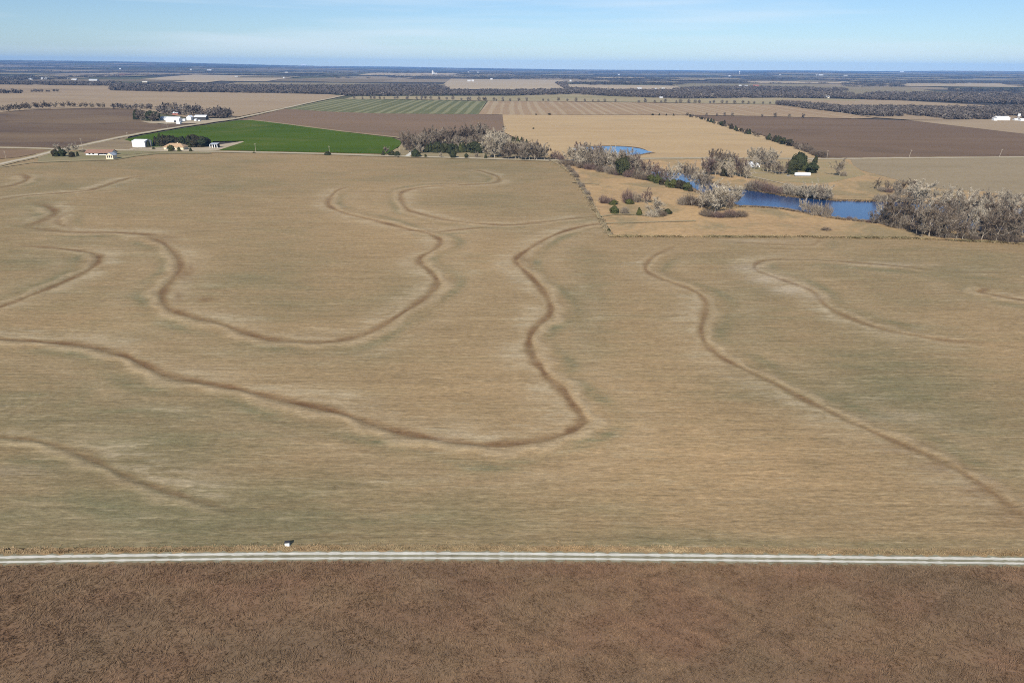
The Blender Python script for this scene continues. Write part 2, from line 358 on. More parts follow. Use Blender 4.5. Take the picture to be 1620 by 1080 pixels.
    for c in ((1245, 450, 60, 14, .9), (1230, 385, 140, 6, .5), (1350, 440, 120, 20, .5), (330, 440, 30, 40, .5), (230, 470, 25, 30, .5), (350, 480, 90, 14, .4), (1450, 520, 160, 16, .6), (1540, 760, 70, 22, .7), (1380, 690, 80, 16, .5), (1300, 415, 60, 6, .5),
              (680, 690, 40, 10, .5), (620, 700, 120, 9, .6), (450, 660, 120, 12, .5), (200, 575, 100, 12, .45), (330, 585, 90, 10, .45), (760, 715, 150, 5, .7)):
        pale = np.maximum(pale, spot(*c))
    lowz = rng.normal(0, 1, (ny // 10 + 2, nu // 10 + 2))
    V = np.stack([X, Y, 0.03 + z * edge], -1).reshape(-1, 3)
    idx = np.arange(ny * nu).reshape(ny, nu)
    F = np.stack([idx[:-1, :-1], idx[:-1, 1:], idx[1:, 1:], idx[1:, :-1]], -1).reshape(-1, 4)
    A = np.stack([0.90 * np.clip(dark, 0, 1) * np.clip((884 - py) / 20, 0, 1), np.clip(pale, 0, 1), np.clip(ol, 0, 1), np.clip(warm, 0, 1)], -1).reshape(-1, 4)
    A2 = np.stack([np.clip(grn, 0, 1), np.clip(light_tan, 0, 1), np.clip(spot(1185, 424, 28, 7, .7) + spot(1215, 441, 30, 7, .9) + spot(1250, 458, 28, 8, .9) + spot(1290, 470, 22, 5, .5) + spot(1400, 419, 70, 3, .4) + spot(1200, 381, 60, 2.5, .4) + spot(700, 692, 45, 6, .3) + spot(20, 745, 60, 8, .3) + spot(1420, 660, 80, 10, .25), 0, 1), grn * 0 + 1], -1).reshape(-1, 4)
    t = NT('terraced winter crop')
    a2 = t.n('ShaderNodeAttribute', attribute_name='soil2'); sp2 = t.n('ShaderNodeSeparateColor'); t.l(a2.outputs['Color'], sp2.inputs[0])
    at_ = t.n('ShaderNodeAttribute', attribute_name='soil'); sp = t.n('ShaderNodeSeparateColor'); t.l(at_.outputs['Color'], sp.inputs[0])
    dk, plv, olv, wm = sp.outputs[0], sp.outputs[1], sp.outputs[2], at_.outputs['Alpha']
    row = t.noise((0.016, 0.085, 1), 8, 0.74, 0.3); row2 = t.noise((0.085, 0.42, 1), 8, 0.8, 0.4, (3, 8, 0)); row3 = t.noise((0.055, 0.5, 1), 7, 0.8, 0.25, (13, 1, 0)); fine = t.noise((0.4, 0.8, 1), 8, 0.85)
    mid = t.noise((0.018, 0.035, 1), 6, 0.62, 0.6, (5, 2, 0)); big = t.noise((0.005, 0.008, 1), 3, 0.5, 0.3, (1, 7, 0))
    tan, warmc, olive = (0.306, 0.214, 0.112), (0.404, 0.270, 0.138), (0.196, 0.164, 0.087)
    fo = t.math('ADD', olv, t.math('MULTIPLY', t.math('SUBTRACT', mid, 0.5), 1.6)); fo = t.math('ADD', fo, t.math('MULTIPLY', t.math('SUBTRACT', row, 0.5), 1.5))
    fo = t.math('ADD', fo, t.math('MULTIPLY', t.math('SUBTRACT', big, 0.5), 1.4))
    col = t.mix(t.math('MULTIPLY', wm, t.remap(mid, 0.3, 0.55)), tan, warmc)
    col = t.mix(t.math('MINIMUM', t.math('MAXIMUM', fo, 0.0), 1.0), col, olive)
    green = t.math('MULTIPLY', t.remap(t.noise((0.03, 0.2, 1), 5, 0.6, 0.3, (31, 11, 0)), 0.52, 0.75), t.math('ADD', t.math('MULTIPLY', olv, 0.5), 0.08))
    col = t.mix(green, col, (0.145, 0.155, 0.082))
    gb = t.math('MULTIPLY', sp2.outputs[0], t.remap(row2, 0.36, 0.58)); col = t.mix(t.math('MULTIPLY', gb, 0.85), col, (0.135, 0.140, 0.075))
    st = t.math('ADD', t.math('MULTIPLY', row2, 0.6), t.math('MULTIPLY', row, 0.4))
    fp = t.math('ADD', t.math('MULTIPLY', plv, t.remap(mid, 0.35, 0.65, 0.05, 0.19)), t.math('SUBTRACT', st, 0.59)); fp = t.remap(fp, 0.0, 0.14, 0.0, 0.8)
    col = t.mix(fp, col, (0.41, 0.335, 0.215))
    col = t.mix(t.math('MULTIPLY', sp2.outputs[2], t.remap(row2, 0.36, 0.6, 0.1, 0.95)), col, (0.50, 0.42, 0.31))
    col = t.mix(t.remap(t.math('ADD', t.math('SUBTRACT', 0.42, row2), t.math('MULTIPLY', olv, 0.05)), 0.0, 0.16, 0.0, 0.55), col, (0.125, 0.10, 0.06))
    fl = t.noise((0.085, 1.0, 1), 3, 0.65, 0.3, (21, 2, 0)); fl2 = t.noise((0.05, 0.33, 1), 3, 0.65, 0.3, (1, 22, 0))
    for q, k in ((fl, 1.0), (fl2, .55)):                    # straw flecks and gaps between the drilled rows
        col = t.mix(t.remap(q, .56, .72, 0, .50 * k), col, (0.43, 0.340, 0.205)); col = t.mix(t.remap(q, .44, .28, 0, .46 * k), col, (0.140, 0.113, 0.060))
    g2 = t.noise((0.30, 1.5, 1), 3, 0.7, 0.0, (8, 1, 0)); col = t.gain(col, g2, .80, 1.20)
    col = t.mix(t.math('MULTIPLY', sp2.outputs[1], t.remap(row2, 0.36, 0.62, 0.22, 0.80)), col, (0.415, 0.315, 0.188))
    fd = t.math('MULTIPLY', dk, t.remap(t.noise((0.12, 0.2, 1), 6, 0.72), 0.35, 0.6, 0.68, 1.08)); fd = t.math('MINIMUM', fd, 0.95)
    col = t.mix(fd, col, (0.156, 0.085, 0.041))
    col = t.gain(col, row3, 0.82, 1.18); col = t.gain(col, row, 0.88, 1.12); col = t.gain(col, t.noise((0.005, 0.55, 1), 5, 0.75, 0.1, (2, 9, 0)), 0.88, 1.12)
    col = t.gain(col, t.noise((0.004, 0.12, 1), 4, 0.7, 0.1, (7, 5, 0)), 0.95, 1.05); col = t.gain(col, fine, 0.62, 1.38)
    t.bump(t.math('ADD', fine, t.math('MULTIPLY', row2, 1.4)), 0.6, 0.3)
    o = link_mesh('crop_field', V, F, t.done(col), smooth=True, attr=A, attr2=A2)
    return kind(o, 'structure')
main_field()

# ------------------------------------------------------------------ the other fields, roads and water
m_pasture = land('dry pasture', (0.45, 0.30, 0.150), (0.36, 0.240, 0.125), 0.012, 0.030, (0.285, 0.215, 0.115), contrast=.28, c3amt=(.47, .62))
m_bright = land('bright dry grass', (0.47, 0.335, 0.18), (0.41, 0.285, 0.15), 0.004, 0.018, (0.36, 0.265, 0.15))
m_plough = land('ploughed soil', (0.158, 0.104, 0.066), (0.190, 0.128, 0.080), 0.002, 0.012, (0.125, 0.085, 0.055))
m_plough2 = land('ploughed purple soil', (0.215, 0.143, 0.090), (0.178, 0.122, 0.078), 0.002, 0.010, (0.240, 0.158, 0.088))
m_plough3 = land('ploughed left soil', (0.125, 0.084, 0.058), (0.195, 0.136, 0.082), 0.002, 0.009, (0.092, 0.066, 0.052))
m_wheat = land('green wheat', (0.074, 0.114, 0.009), (0.052, 0.088, 0.007), 0.004, 0.014, (0.110, 0.125, 0.024), contrast=.1)
m_stripe = land('striped green stubble', (0.150, 0.150, 0.070), (0.125, 0.128, 0.062), 0.003, 0.01, None, (27, (0.275, 0.25, 0.135), .65))
m_stripe2 = land('striped tan stubble', (0.345, 0.240, 0.140), (0.30, 0.205, 0.120), 0.003, 0.01, None, (26, (0.41, 0.32, 0.20), .55))
m_tan = land('tan stubble', (0.355, 0.265, 0.165), (0.31, 0.225, 0.14), 0.001, 0.006, (0.27, 0.20, 0.13))
m_tan2 = land('greyish stubble', (0.30, 0.235, 0.145), (0.265, 0.205, 0.125), 0.003, 0.02, (0.24, 0.19, 0.11))
m_farm = land('far pale field', (0.42, 0.33, 0.22), (0.36, 0.285, 0.19), 0.0006, 0.002)
m_farm2 = land('far dull field', (0.22, 0.19, 0.115), (0.26, 0.205, 0.13), 0.0006, 0.002)
m_gravel = land('gravel road', (0.44, 0.37, 0.27), (0.50, 0.43, 0.32), 0.02, 0.05, contrast=.08)
m_verge = land('road verge', (0.34, 0.26, 0.15), (0.26, 0.215, 0.115), 0.01, 0.05)
m_track = land('pale wheel track', (0.62, 0.585, 0.50), (0.50, 0.47, 0.39), 0.15, 2.0, (0.46, 0.42, 0.33))
m_lane = land('lane crown', (0.27, 0.245, 0.165), (0.21, 0.195, 0.13), 0.06, 1.2, (0.13, 0.11, 0.07))
m_yard = land('bare yard', (0.45, 0.37, 0.26), (0.37, 0.30, 0.20), 0.02, 0.05, (0.28, 0.23, 0.14))
m_lawn = land('dull lawn', (0.20, 0.185, 0.088), (0.26, 0.21, 0.12), 0.01, 0.04)
m_mud = land('dark bank', (0.085, 0.06, 0.045), (0.13, 0.095, 0.065), 0.04, 0.08)
def water_mat(name, c, rough=0.12):
    t = NT(name); t.b.inputs['Roughness'].default_value = rough; t.b.inputs['Specular IOR Level'].default_value = 0.5; t.b.inputs['IOR'].default_value = 1.333
    t.bump(t.noise((0.35, 0.8, 1), 4, 0.6), 0.35, 0.25); return t.done(c)
m_creek = water_mat('creek water', (0.010, 0.045, 0.13)); m_pond = water_mat('pond water', (0.05, 0.16, 0.32), 0.2)

# south-east: dry pasture on both sides of the creek, then the crop beyond
flat('grass_land', [(880, 255.5), (1030, 251.5), (1290, 252), (1620, 249.5), (1900, 247), (2150, 262), (2300, 400), (1900, 391), (1620, 386), (1560, 382.5), (1500, 380), (1450, 377.6), (1390, 376.5), (1330, 375.2), (1300, 376.2), (1270, 374.4), (1180, 375), (1120, 374), (1060, 375), (1010, 373.2), (968, 374.2), (948, 343), (925, 305), (905, 275)], 0.35, m_pasture)
flat('stubble_field', [(1345, 253), (1620, 250.5), (1950, 248), (2100, 330), (1800, 330), (1640, 318), (1560, 304), (1500, 300), (1440, 293), (1415, 284), (1390, 277), (1362, 270), (1350, 262)], 0.45, m_tan2)
flat('farm_meadow', [(1120, 253), (1335, 253), (1370, 277), (1300, 292), (1200, 285), (1150, 275)], 0.42, land('farm meadow', (0.36, 0.26, 0.14), (0.27, 0.225, 0.115), 0.02, 0.05))
CREEK_N = [(1028, 270), (1075, 273), (1110, 284), (1150, 297), (1195, 303), (1240, 311), (1300, 317), (1350, 319), (1430, 321), (1520, 328), (1640, 332), (1800, 345)]
CREEK_S = [(1800, 372), (1640, 369), (1500, 362), (1400, 352), (1355, 348), (1320, 344), (1255, 333), (1240, 330), (1200, 327), (1165, 326), (1110, 306), (1075, 292), (1036, 282)]
flat('creek_bank', [(x, y - 2.2) for x, y in CREEK_N] + [(x, y + 2.0) for x, y in CREEK_S], 0.55, m_mud)
flat('creek_water', CREEK_N + CREEK_S, 0.60, m_creek, 4)
POND = [(905, 236), (930, 233.5), (960, 232.4), (990, 233.2), (1012, 236), (1026, 240), (1033, 242), (1018, 244.2), (1000, 246.4), (965, 248), (930, 246)]
flat('pasture', [(795, 182), (1092, 183), (1122, 189), (1242, 226), (1290, 248), (1288, 250.5), (1030, 250), (880, 253.5), (850, 236), (798, 210)], 0.40, m_bright)
flat('pond_bank', [(x + (x - 970) * 0.03, y + (-1.3 if y < 240 else 0.7)) for x, y in POND], 0.5, m_mud, 3)
flat('pond_water', POND, 0.55, m_pond, 4)
flat('ploughed_field', [(1098, 183), (1200, 184.5), (1350, 188.7), (1440, 191.2), (1620, 212.5), (1900, 243), (1900, 246), (1620, 248.3), (1440, 249.5), (1300, 250), (1245, 226), (1122, 189)], 0.42, m_plough)
flat('pale_field', [(1440, 191), (1620, 190.5), (1900, 196), (1900, 243), (1620, 212.3)], 0.40, m_tan)
flat('striped_tan_field', [(772, 160.5), (900, 161), (1080, 163.5), (1230, 166), (1300, 173), (1385, 187.5), (1350, 188), (1200, 184), (1090, 182.2), (797, 182), (757, 181)], 0.38, m_stripe2)
flat('striped_green_field', [(452, 172.5), (525, 157), (640, 158), (770, 160.5), (757, 181), (600, 180), (520, 177)], 0.38, m_stripe)
flat('ploughed_field', [(378, 190), (452, 172.5), (520, 177), (600, 180), (757, 181.2), (795, 182.5), (798, 208), (730, 213), (660, 217), (627, 218.5), (545, 209), (440, 195.5)], 0.40, m_plough2)
flat('wheat_field', [(196, 221), (232, 213.5), (290, 203.3), (372, 191.5), (395, 190.5), (460, 197), (545, 209.5), (620, 218), (635, 224), (633, 231), (612, 244), (480, 241), (352, 238.2), (338, 237.5), (387, 223.4), (338, 224), (325, 234), (240, 234)], 0.46, m_wheat, 0)
strip('field_edge', [(392, 189.5), (440, 195), (545, 208.5), (622, 217), (640, 222), (637, 232), (620, 243)], 9, 0.50, m_verge)
flat('stubble_field', [(0, 134), (-300, 133), (-300, 182), (0, 178), (60, 173.5), (140, 171.5), (212, 173), (300, 187), (372, 186), (452, 170), (520, 156), (545, 152), (520, 149.5), (400, 147), (270, 145.5), (176, 143.5), (176, 136.5)], 0.38, m_tan)
flat('ploughed_field', [(-300, 183), (0, 178), (60, 174), (140, 172), (213, 173.5), (225, 190), (252, 197), (330, 196), (268, 204), (200, 216.5), (124, 232), (95, 235), (0, 233), (-300, 230)], 0.42, m_plough3)
flat('ploughed_field', [(-300, 235), (0, 236), (85, 238.5), (30, 249), (0, 252), (-300, 280)], 0.43, m_plough2)
flat('corner_grass', [(100, 237), (125, 233), (200, 218), (240, 234), (205, 237.5)], 0.44, land('corner grass', (0.22, 0.165, 0.105), (0.30, 0.23, 0.13), 0.01, 0.04))
flat('far_stubble_field', [(545, 157), (560, 153), (640, 152.5), (810, 152), (905, 149.5), (985, 153.5), (1080, 156.5), (1230, 155), (1360, 157.5), (1360, 160), (1240, 158), (1228, 165.5), (1080, 163), (900, 160.5), (770, 160), (640, 157.5)], 0.5, land('dry grass belt', (0.36, 0.285, 0.165), (0.28, 0.235, 0.13), 0.002, 0.006))
flat('far_stubble_field', [(1240, 156.5), (1400, 158), (1620, 170), (1800, 180), (1800, 196), (1620, 191), (1440, 190), (1380, 186), (1300, 172), (1228, 165)], 0.36, m_tan)
flat('house_lawn', [(60, 247), (95, 240), (205, 239.5), (330, 241), (335, 243.5), (250, 244), (215, 248), (180, 254), (110, 256), (60, 258)], 0.44, m_lawn, 0)
flat('farm_yard', [(205, 238.5), (215, 234.5), (250, 233), (330, 232), (384, 224), (386, 225), (345, 238.5), (300, 240)], 0.49, m_yard)
flat('farm_yard', [(222, 192), (262, 191), (330, 188), (372, 186.5), (366, 190), (320, 195), (262, 196.5), (236, 195)], 0.46, m_yard)
flat('farm_yard', [(620, 246.5), (640, 222), (700, 218), (790, 216), (835, 225), (850, 252), (770, 250)], 0.45, land('yard grass', (0.30, 0.24, 0.13), (0.24, 0.19, 0.115), 0.01, 0.03))
strip('pasture_track', [(948, 344), (975, 340.5), (1005, 341), (1050, 344)], 3, .72, m_verge); strip('pasture_track', [(953, 354.5), (990, 353.5), (1040, 352), (1100, 350.5)], 4, .72, m_verge)
strip('pasture_track', [(905, 289), (925, 291), (948, 292.5)], 4, .72, m_verge)
ROAD_EW = [(-350, 231), (0, 234), (95, 236.5), (200, 238.3), (330, 240.2), (480, 243), (600, 246.7), (740, 250.6), (870, 254.4)]
ROAD_E2 = [(870, 254.4), (960, 252.6), (1030, 251.4), (1130, 250.9), (1290, 251.8), (1350, 251.6), (1440, 250.5), (1620, 249.3), (1950, 246.5)]
strip('road_verge', ROAD_EW, 20, 0.52, m_verge); strip('road_verge', ROAD_E2, 20, 0.52, m_verge)
strip('gravel_road', ROAD_EW, 7.5, 0.60, m_gravel); strip('gravel_road', ROAD_E2, 7.5, 0.64, m_gravel)
ROAD_NS = [(-160, 300), (0, 260.5), (50, 249.5), (92, 238), (124, 232), (200, 215.7), (268, 203.8), (330, 194.2), (375, 187.6), (440, 173.8), (495, 161.5), (527, 155), (560, 147.5)]
strip('road_verge', ROAD_NS, 19, 0.54, m_verge); strip('gravel_road', ROAD_NS, 8, 0.68, m_gravel)
strip('field_edge', [(0, 265), (60, 257), (130, 254), (180, 251), (215, 246.5), (240, 243)], 8, 0.48, m_verge)
strip('driveway', [(205, 238), (222, 234.5), (260, 234)], 9, 0.70, m_yard); strip('driveway', [(644, 248), (649, 244), (655, 239.5), (668, 234)], 6, 0.70, m_track)
strip('driveway', [(372, 188), (330, 189.5), (290, 192)], 7, 0.72, m_yard)
strip('driveway', [(1292, 252), (1230, 272), (1180, 276), (1250, 294), (1280, 303)], 3, 0.72, m_yard)
strip('driveway', [(166, 249), (215, 244), (250, 241.5)], 4, 0.72, m_verge)
strip('field_edge', [(876, 256), (905, 276), (925, 305), (948, 343), (966, 374)], 3.5, 0.50, m_verge)
# the near lane
LANE_U = [(-420, 890), (-200, 885.5), (0, 881.5), (270, 877.5), (540, 875.2), (810, 875.8), (1080, 878.3), (1350, 881.3), (1620, 884.2), (1850, 887), (2100, 890.5)]
LANE_L = [(-420, 897.5), (-200, 893), (0, 889), (270, 885), (540, 882.8), (810, 883), (1080, 885.3), (1350, 888), (1620, 891), (1850, 894), (2100, 897.5)]
LANE_M = [(a[0], (a[1] + b[1]) / 2) for a, b in zip(LANE_U, LANE_L)]
strip('lane_verge', [(x, y - 9) for x, y in LANE_M], 4.0, 0.05, land('tan verge', (0.33, 0.22, 0.115), (0.25, 0.185, 0.10), 0.15, 0.5, (0.19, 0.16, 0.09)))
strip('lane_verge', [(x, y + 7) for x, y in LANE_M], 2.2, 0.052, land('brown verge', (0.25, 0.17, 0.095), (0.19, 0.135, 0.08), 0.15, 0.5, (0.15, 0.11, 0.065)))
strip('dirt_lane', LANE_M, 3.6, 0.062, m_lane)
strip('wheel_track', LANE_U, 0.95, 0.074, m_track); strip('wheel_track', LANE_L, 0.72, 0.074, m_track)

# ------------------------------------------------------------------ the rough brown grass in front
GRASS = ((0.193, 0.115, 0.069), (0.205, 0.133, 0.077), (0.172, 0.120, 0.073))
def prairie():
    t = NT('brown prairie soil')
    col = grasscol(t, GRASS[0], GRASS[1], GRASS[2], 1.0)
    col = t.gain(col, t.noise(1.6, 6, 0.75), 0.75, 1.25)
    n = 60; V = []; F = []
    top = [at(x, y + 4.5) for x, y in LANE_L]; tx = [p.x for p in top]; ty = [p.y for p in top]
    xs = np.linspace(-260, 260, n); yt = np.interp(xs, tx, ty)
    for x, y in zip(xs, yt): V += [(x, 20, 0.045), (x, y, 0.045)]
    F = [(2 * i, 2 * i + 2, 2 * i + 3, 2 * i + 1) for i in range(n - 1)]
    kind(link_mesh('rough_meadow', V, F, t.done(col)), 'structure')
    rng = np.random.default_rng(11); N = 270000
    x = rng.uniform(-185, 185, N); y = 55 + 90 * rng.random(N) ** 0.8
    lim = np.interp(x, tx, ty) - 0.35
    g = np.sin(x * 0.21 + 2 * np.sin(y * 0.17)) * np.sin(y * 0.33 + 1.5 * np.sin(x * 0.13))
    ok = (y < lim) & (rng.random(N) < 0.72 + 0.28 * g); x, y, g = x[ok], y[ok], g[ok]; N = len(x)
    tuft_mesh('prairie_grass', x, y, rng, 0.42, 0.045, plantgrass('rusty grass', *GRASS), g)
def grasscol(t, c1, c2, c3, k=1.0):
    m = lambda c: tuple(q * k for q in c)
    col = t.mix(t.remap(t.noise((0.045, 0.07, 1), 6, 0.65, 0.6), 0.38, 0.62), m(c1), m(c2))
    col = t.mix(t.remap(t.noise((0.017, 0.03, 1), 5, 0.6, 0.5, (4, 3, 0)), 0.46, 0.62, 0, 0.75), col, m(c3))
    return t.gain(col, t.noise((0.11, 0.25, 1), 6, .7, .5), 0.80, 1.20)
def plantgrass(name, c1, c2, c3):
    t = NT(name); a = t.n('ShaderNodeAttribute', attribute_name='soil'); sp = t.n('ShaderNodeSeparateColor'); t.l(a.outputs['Color'], sp.inputs[0])
    return t.done(t.gain(grasscol(t, c1, c2, c3), t.remap(sp.outputs[0], 0, 1, .28, .72), 0.84, 1.18))
def tuft_mesh(name, x, y, rng, hgt_, wid, mat, g=None, z0=0.04, blades=4):
    N = len(x); V = np.zeros((N, blades, 3, 3), np.float32); h = hgt_ * rng.uniform(0.55, 1.5, (N, blades))
    an = rng.uniform(0, 2 * np.pi, (N, blades)); lean = rng.uniform(0.4, 1.5, (N, blades)) * h; la = (3 * np.sin(x * .31 + 1.7 * np.sin(y * .23)) + 2 * np.sin(y * .47 + x * .11) + 1.2 * np.sin(x * 1.3) * np.sin(y * 1.7))[:, None] + rng.normal(0, .7, (N, blades))
    bx = x[:, None] + rng.normal(0, 0.14, (N, blades)); by = y[:, None] + rng.normal(0, 0.14, (N, blades)); w = wid * rng.uniform(0.7, 1.5, (N, blades))
    V[:, :, 0] = np.stack([bx - np.cos(an) * w, by - np.sin(an) * w, np.full_like(bx, z0)], -1)
    V[:, :, 1] = np.stack([bx + np.cos(an) * w, by + np.sin(an) * w, np.full_like(bx, z0)], -1)
    V[:, :, 2] = np.stack([bx + np.cos(la) * lean, by + np.sin(la) * lean, z0 + h * .8], -1)
    A = np.zeros((N, blades, 3, 4), np.float32)
    A[..., 0] = (rng.random((N, 1)) * 0.7 + rng.random((N, blades)) * 0.3)[:, :, None]; A[..., 1] = (rng.random(N) < 0.16)[:, None, None]; A[..., 3] = 1
    return kind(link_mesh(name, V.reshape(-1, 3), np.arange(N * blades * 3).reshape(-1, 3), mat, attr=A.reshape(-1, 4)), 'stuff')
prairie()
def verge_grass():
    rng = np.random.default_rng(3)
    P = catmull(np.array([[at(x, y).x, at(x, y).y] for x, y in LANE_U]), 8); N = 9000
    x = rng.uniform(-185, 185, N); y = np.interp(x, P[:, 0], P[:, 1]) + 1.2 + np.abs(rng.normal(0, 1.0, N))
    tuft_mesh('verge_grass', x, y, rng, 0.28, 0.06, plantgrass('tan verge grass', (0.34, 0.225, 0.115), (0.40, 0.30, 0.17), (0.24, 0.19, 0.10)))
verge_grass()
def edge_growth(name, line, n, spread, h, w, cols, seed):
    rng = np.random.default_rng(seed); P = catmull(np.array([[at(*q).x, at(*q).y] for q in line]), 10)
    d = np.r_[0, np.cumsum(np.hypot(*np.diff(P, axis=0).T))]; q = rng.random(n) * d[-1]; c = np.sin(q * .19) + np.sin(q * .071 + 1) + rng.normal(0, .8, n); q = q[c > -.4]
    x = np.interp(q, d, P[:, 0]) + rng.normal(0, spread, len(q)); y = np.interp(q, d, P[:, 1]) + rng.normal(0, spread, len(q))
    tuft_mesh(name, x, y, rng, h, w, plantgrass(name, *cols), z0=.35)
REED = ((0.30, 0.215, 0.12), (0.20, 0.14, 0.085), (0.13, 0.098, 0.062))
edge_growth('bank_reeds', [(1172, 327.5), (1200, 328.5), (1240, 331.5), (1255, 334.5), (1320, 346), (1355, 350), (1400, 354), (1440, 358)], 3200, 1.3, 1.1, .22, REED, 41)
edge_growth('bank_reeds', CREEK_N, 5200, 1.6, 1.5, .25, REED, 42)
edge_growth('bank_reeds', [(1165, 327), (1110, 307), (1075, 293), (1036, 283)], 2200, 1.5, 1.2, .22, REED, 43)
edge_growth('bank_reeds', [(1033, 242.4), (1018, 244.8), (1000, 247), (965, 248.6)], 900, 1.4, 1.0, .3, REED, 44)
edge_growth('edge_weeds', [(966, 374.4), (1060, 374.8), (1180, 375), (1270, 374.6), (1300, 376.2), (1390, 376.7), (1450, 377.8), (1500, 380.2), (1620, 386)], 5200, 1.4, .8, .22, ((0.24, 0.19, 0.10), (0.33, 0.24, 0.13), (0.14, 0.125, 0.065)), 45)
edge_growth('edge_weeds', [(880, 256), (905, 276), (925, 305), (948, 343), (966, 374)], 3200, 1.3, .9, .25, ((0.24, 0.19, 0.11), (0.36, 0.28, 0.17), (0.15, 0.12, 0.075)), 46)

# ------------------------------------------------------------------ plants
def bare_parts(seed, spread=0.42, forks=6, low=0.16, tw=900, tr=0.016, tk_w=1.0):
    """a leafless broad tree 10 m high: (trunk and limbs, branch and twig crown)"""
    R = random.Random(seed); tk, cr = MB(), MB(); H = 10.0; ends = []
    def rv(s=1.0): return Vector((R.gauss(0, s), R.gauss(0, s), R.gauss(0, s)))
    top = Vector((R.gauss(0, .3), R.gauss(0, .3), H * 0.42)); prev = Vector((0, 0, 0)); r = tr * H
    trunk = [prev]
    for k in range(1, 5):
        p = Vector((top.x * k / 4 + R.gauss(0, .08), top.y * k / 4 + R.gauss(0, .08), top.z * k / 4))
        tk.tube(prev, p, r * (1 - .15 * (k - 1)), r * (1 - .15 * k), 6); prev = p; trunk.append(p)
    def grow(mb, p, d, ln, r, segs, sides, up):
        pts = [p]
        for k in range(segs):
            d = (d + rv(0.16) + Vector((0, 0, up))).normalized(); q = p + d * (ln / segs)
            mb.tube(p, q, r * (1 - .7 * k / segs), r * (1 - .7 * (k + 1) / segs), sides); p = q; pts.append(p)
        return pts, d
    a0 = R.random() * 7
    for i in range(forks):
        f = 0.35 + 0.65 * i / max(1, forks - 1); b = trunk[0].lerp(trunk[-1], max(low / 0.42, f)) if low < 0.42 else trunk[-1]
        a = a0 + i * 2.4 + R.gauss(0, .3); tilt = 1.15 - 0.75 * f + R.gauss(0, .12)
        d = Vector((math.cos(a) * math.sin(tilt), math.sin(a) * math.sin(tilt), math.cos(tilt)))
        ln = H * (spread + 0.18 * (1 - abs(f - 0.5))) * R.uniform(.85, 1.12)
        lp, _ = grow(tk, b, d, ln, r * 0.55, 4, 5, 0.10)
        for j in range(6):
            k = 1 + j % 4; q = lp[k - 1].lerp(lp[k], R.random()); dd = (d + rv(0.65)).normalized(); dd.z = abs(dd.z) * .8 + .15
            bp, _ = grow(cr, q, dd.normalized(), ln * R.uniform(.3, .55), r * 0.2, 3, 3, 0.06)
            ends += bp[1:] + [bp[1].lerp(bp[2], .5), bp[2].lerp(bp[3], .5)]
    for i in range(tw):
        p = R.choice(ends) + rv(0.12); out = Vector((p.x, p.y, (p.z - H * .45) * 0.9))
        if out.length > 1e-3: out.normalize()
        d = (out * 0.8 + rv(0.6) + Vector((0, 0, .35))).normalized(); ln = R.uniform(.55, 1.25); w = R.uniform(.022, .045) * tk_w
        s = d.cross(rv()).normalized() * w
        cr.poly([p - s, p + s, p + d * ln * .6 + rv(.06) + s * .6, p + d * ln + rv(.1)])
    zs = max(v[2] for v in cr.v); k = 10.0 / zs
    for m in (tk, cr): m.v = [(x * k, y * k, z * k) for x, y, z in m.v]
    return tk, cr
def leafy(seed, shape, n, size):
    """an evergreen crown 10 m high made of many small sprays through its volume"""
    R = random.Random(seed); mb = MB(); lob = [(R.random() * 6.28, R.uniform(.1, .9), R.uniform(-.22, .3) * (2.2 if shape != 'cone' else 1.3)) for _ in range(11)]; dx, dy = R.uniform(-.12, .12), R.uniform(-.12, .12)
    for i in range(n):
        u = R.random() ** 0.8; a = R.random() * 6.283
        rad = {'cone': 3.0 * (1 - u) ** 0.75 * (1 if u > .08 else .75) + .15, 'oval': 4.0 * math.sqrt(max(0, 1 - (2 * u - .85) ** 2 / 1.4)) , 'dome': 6.0 * math.sqrt(max(0.02, 1 - u * u))}[shape]
        rad *= 1 + sum(w * math.exp(-((u - h) / .16) ** 2) * max(0, math.cos(a - b)) for b, h, w in lob)
        rr = rad * (0.55 + 0.5 * R.random() ** 0.5); c = Vector((math.cos(a) * rr + dx * u * 10, math.sin(a) * rr + dy * u * 10, 0.15 + u * 9.4 + R.gauss(0, .35)))
        nrm = Vector((math.cos(a), math.sin(a), .45)) + Vector((R.gauss(0, .5), R.gauss(0, .5), R.gauss(0, .5))); nrm.normalize()
        t = nrm.orthogonal().normalized(); b = nrm.cross(t); s = size * R.uniform(.6, 1.35); ph = R.random() * 6.28
        mb.poly([c + (t * math.cos(ph + k * 2.1 + R.gauss(0, .3)) + b * math.sin(ph + k * 2.1)) * s * R.uniform(.7, 1.3) for k in range(3)])
    zs = max(v[2] for v in mb.v); mb.v = [(x * 10 / zs, y * 10 / zs, max(0.0, z) * 10 / zs) for x, y, z in mb.v]
    return mb
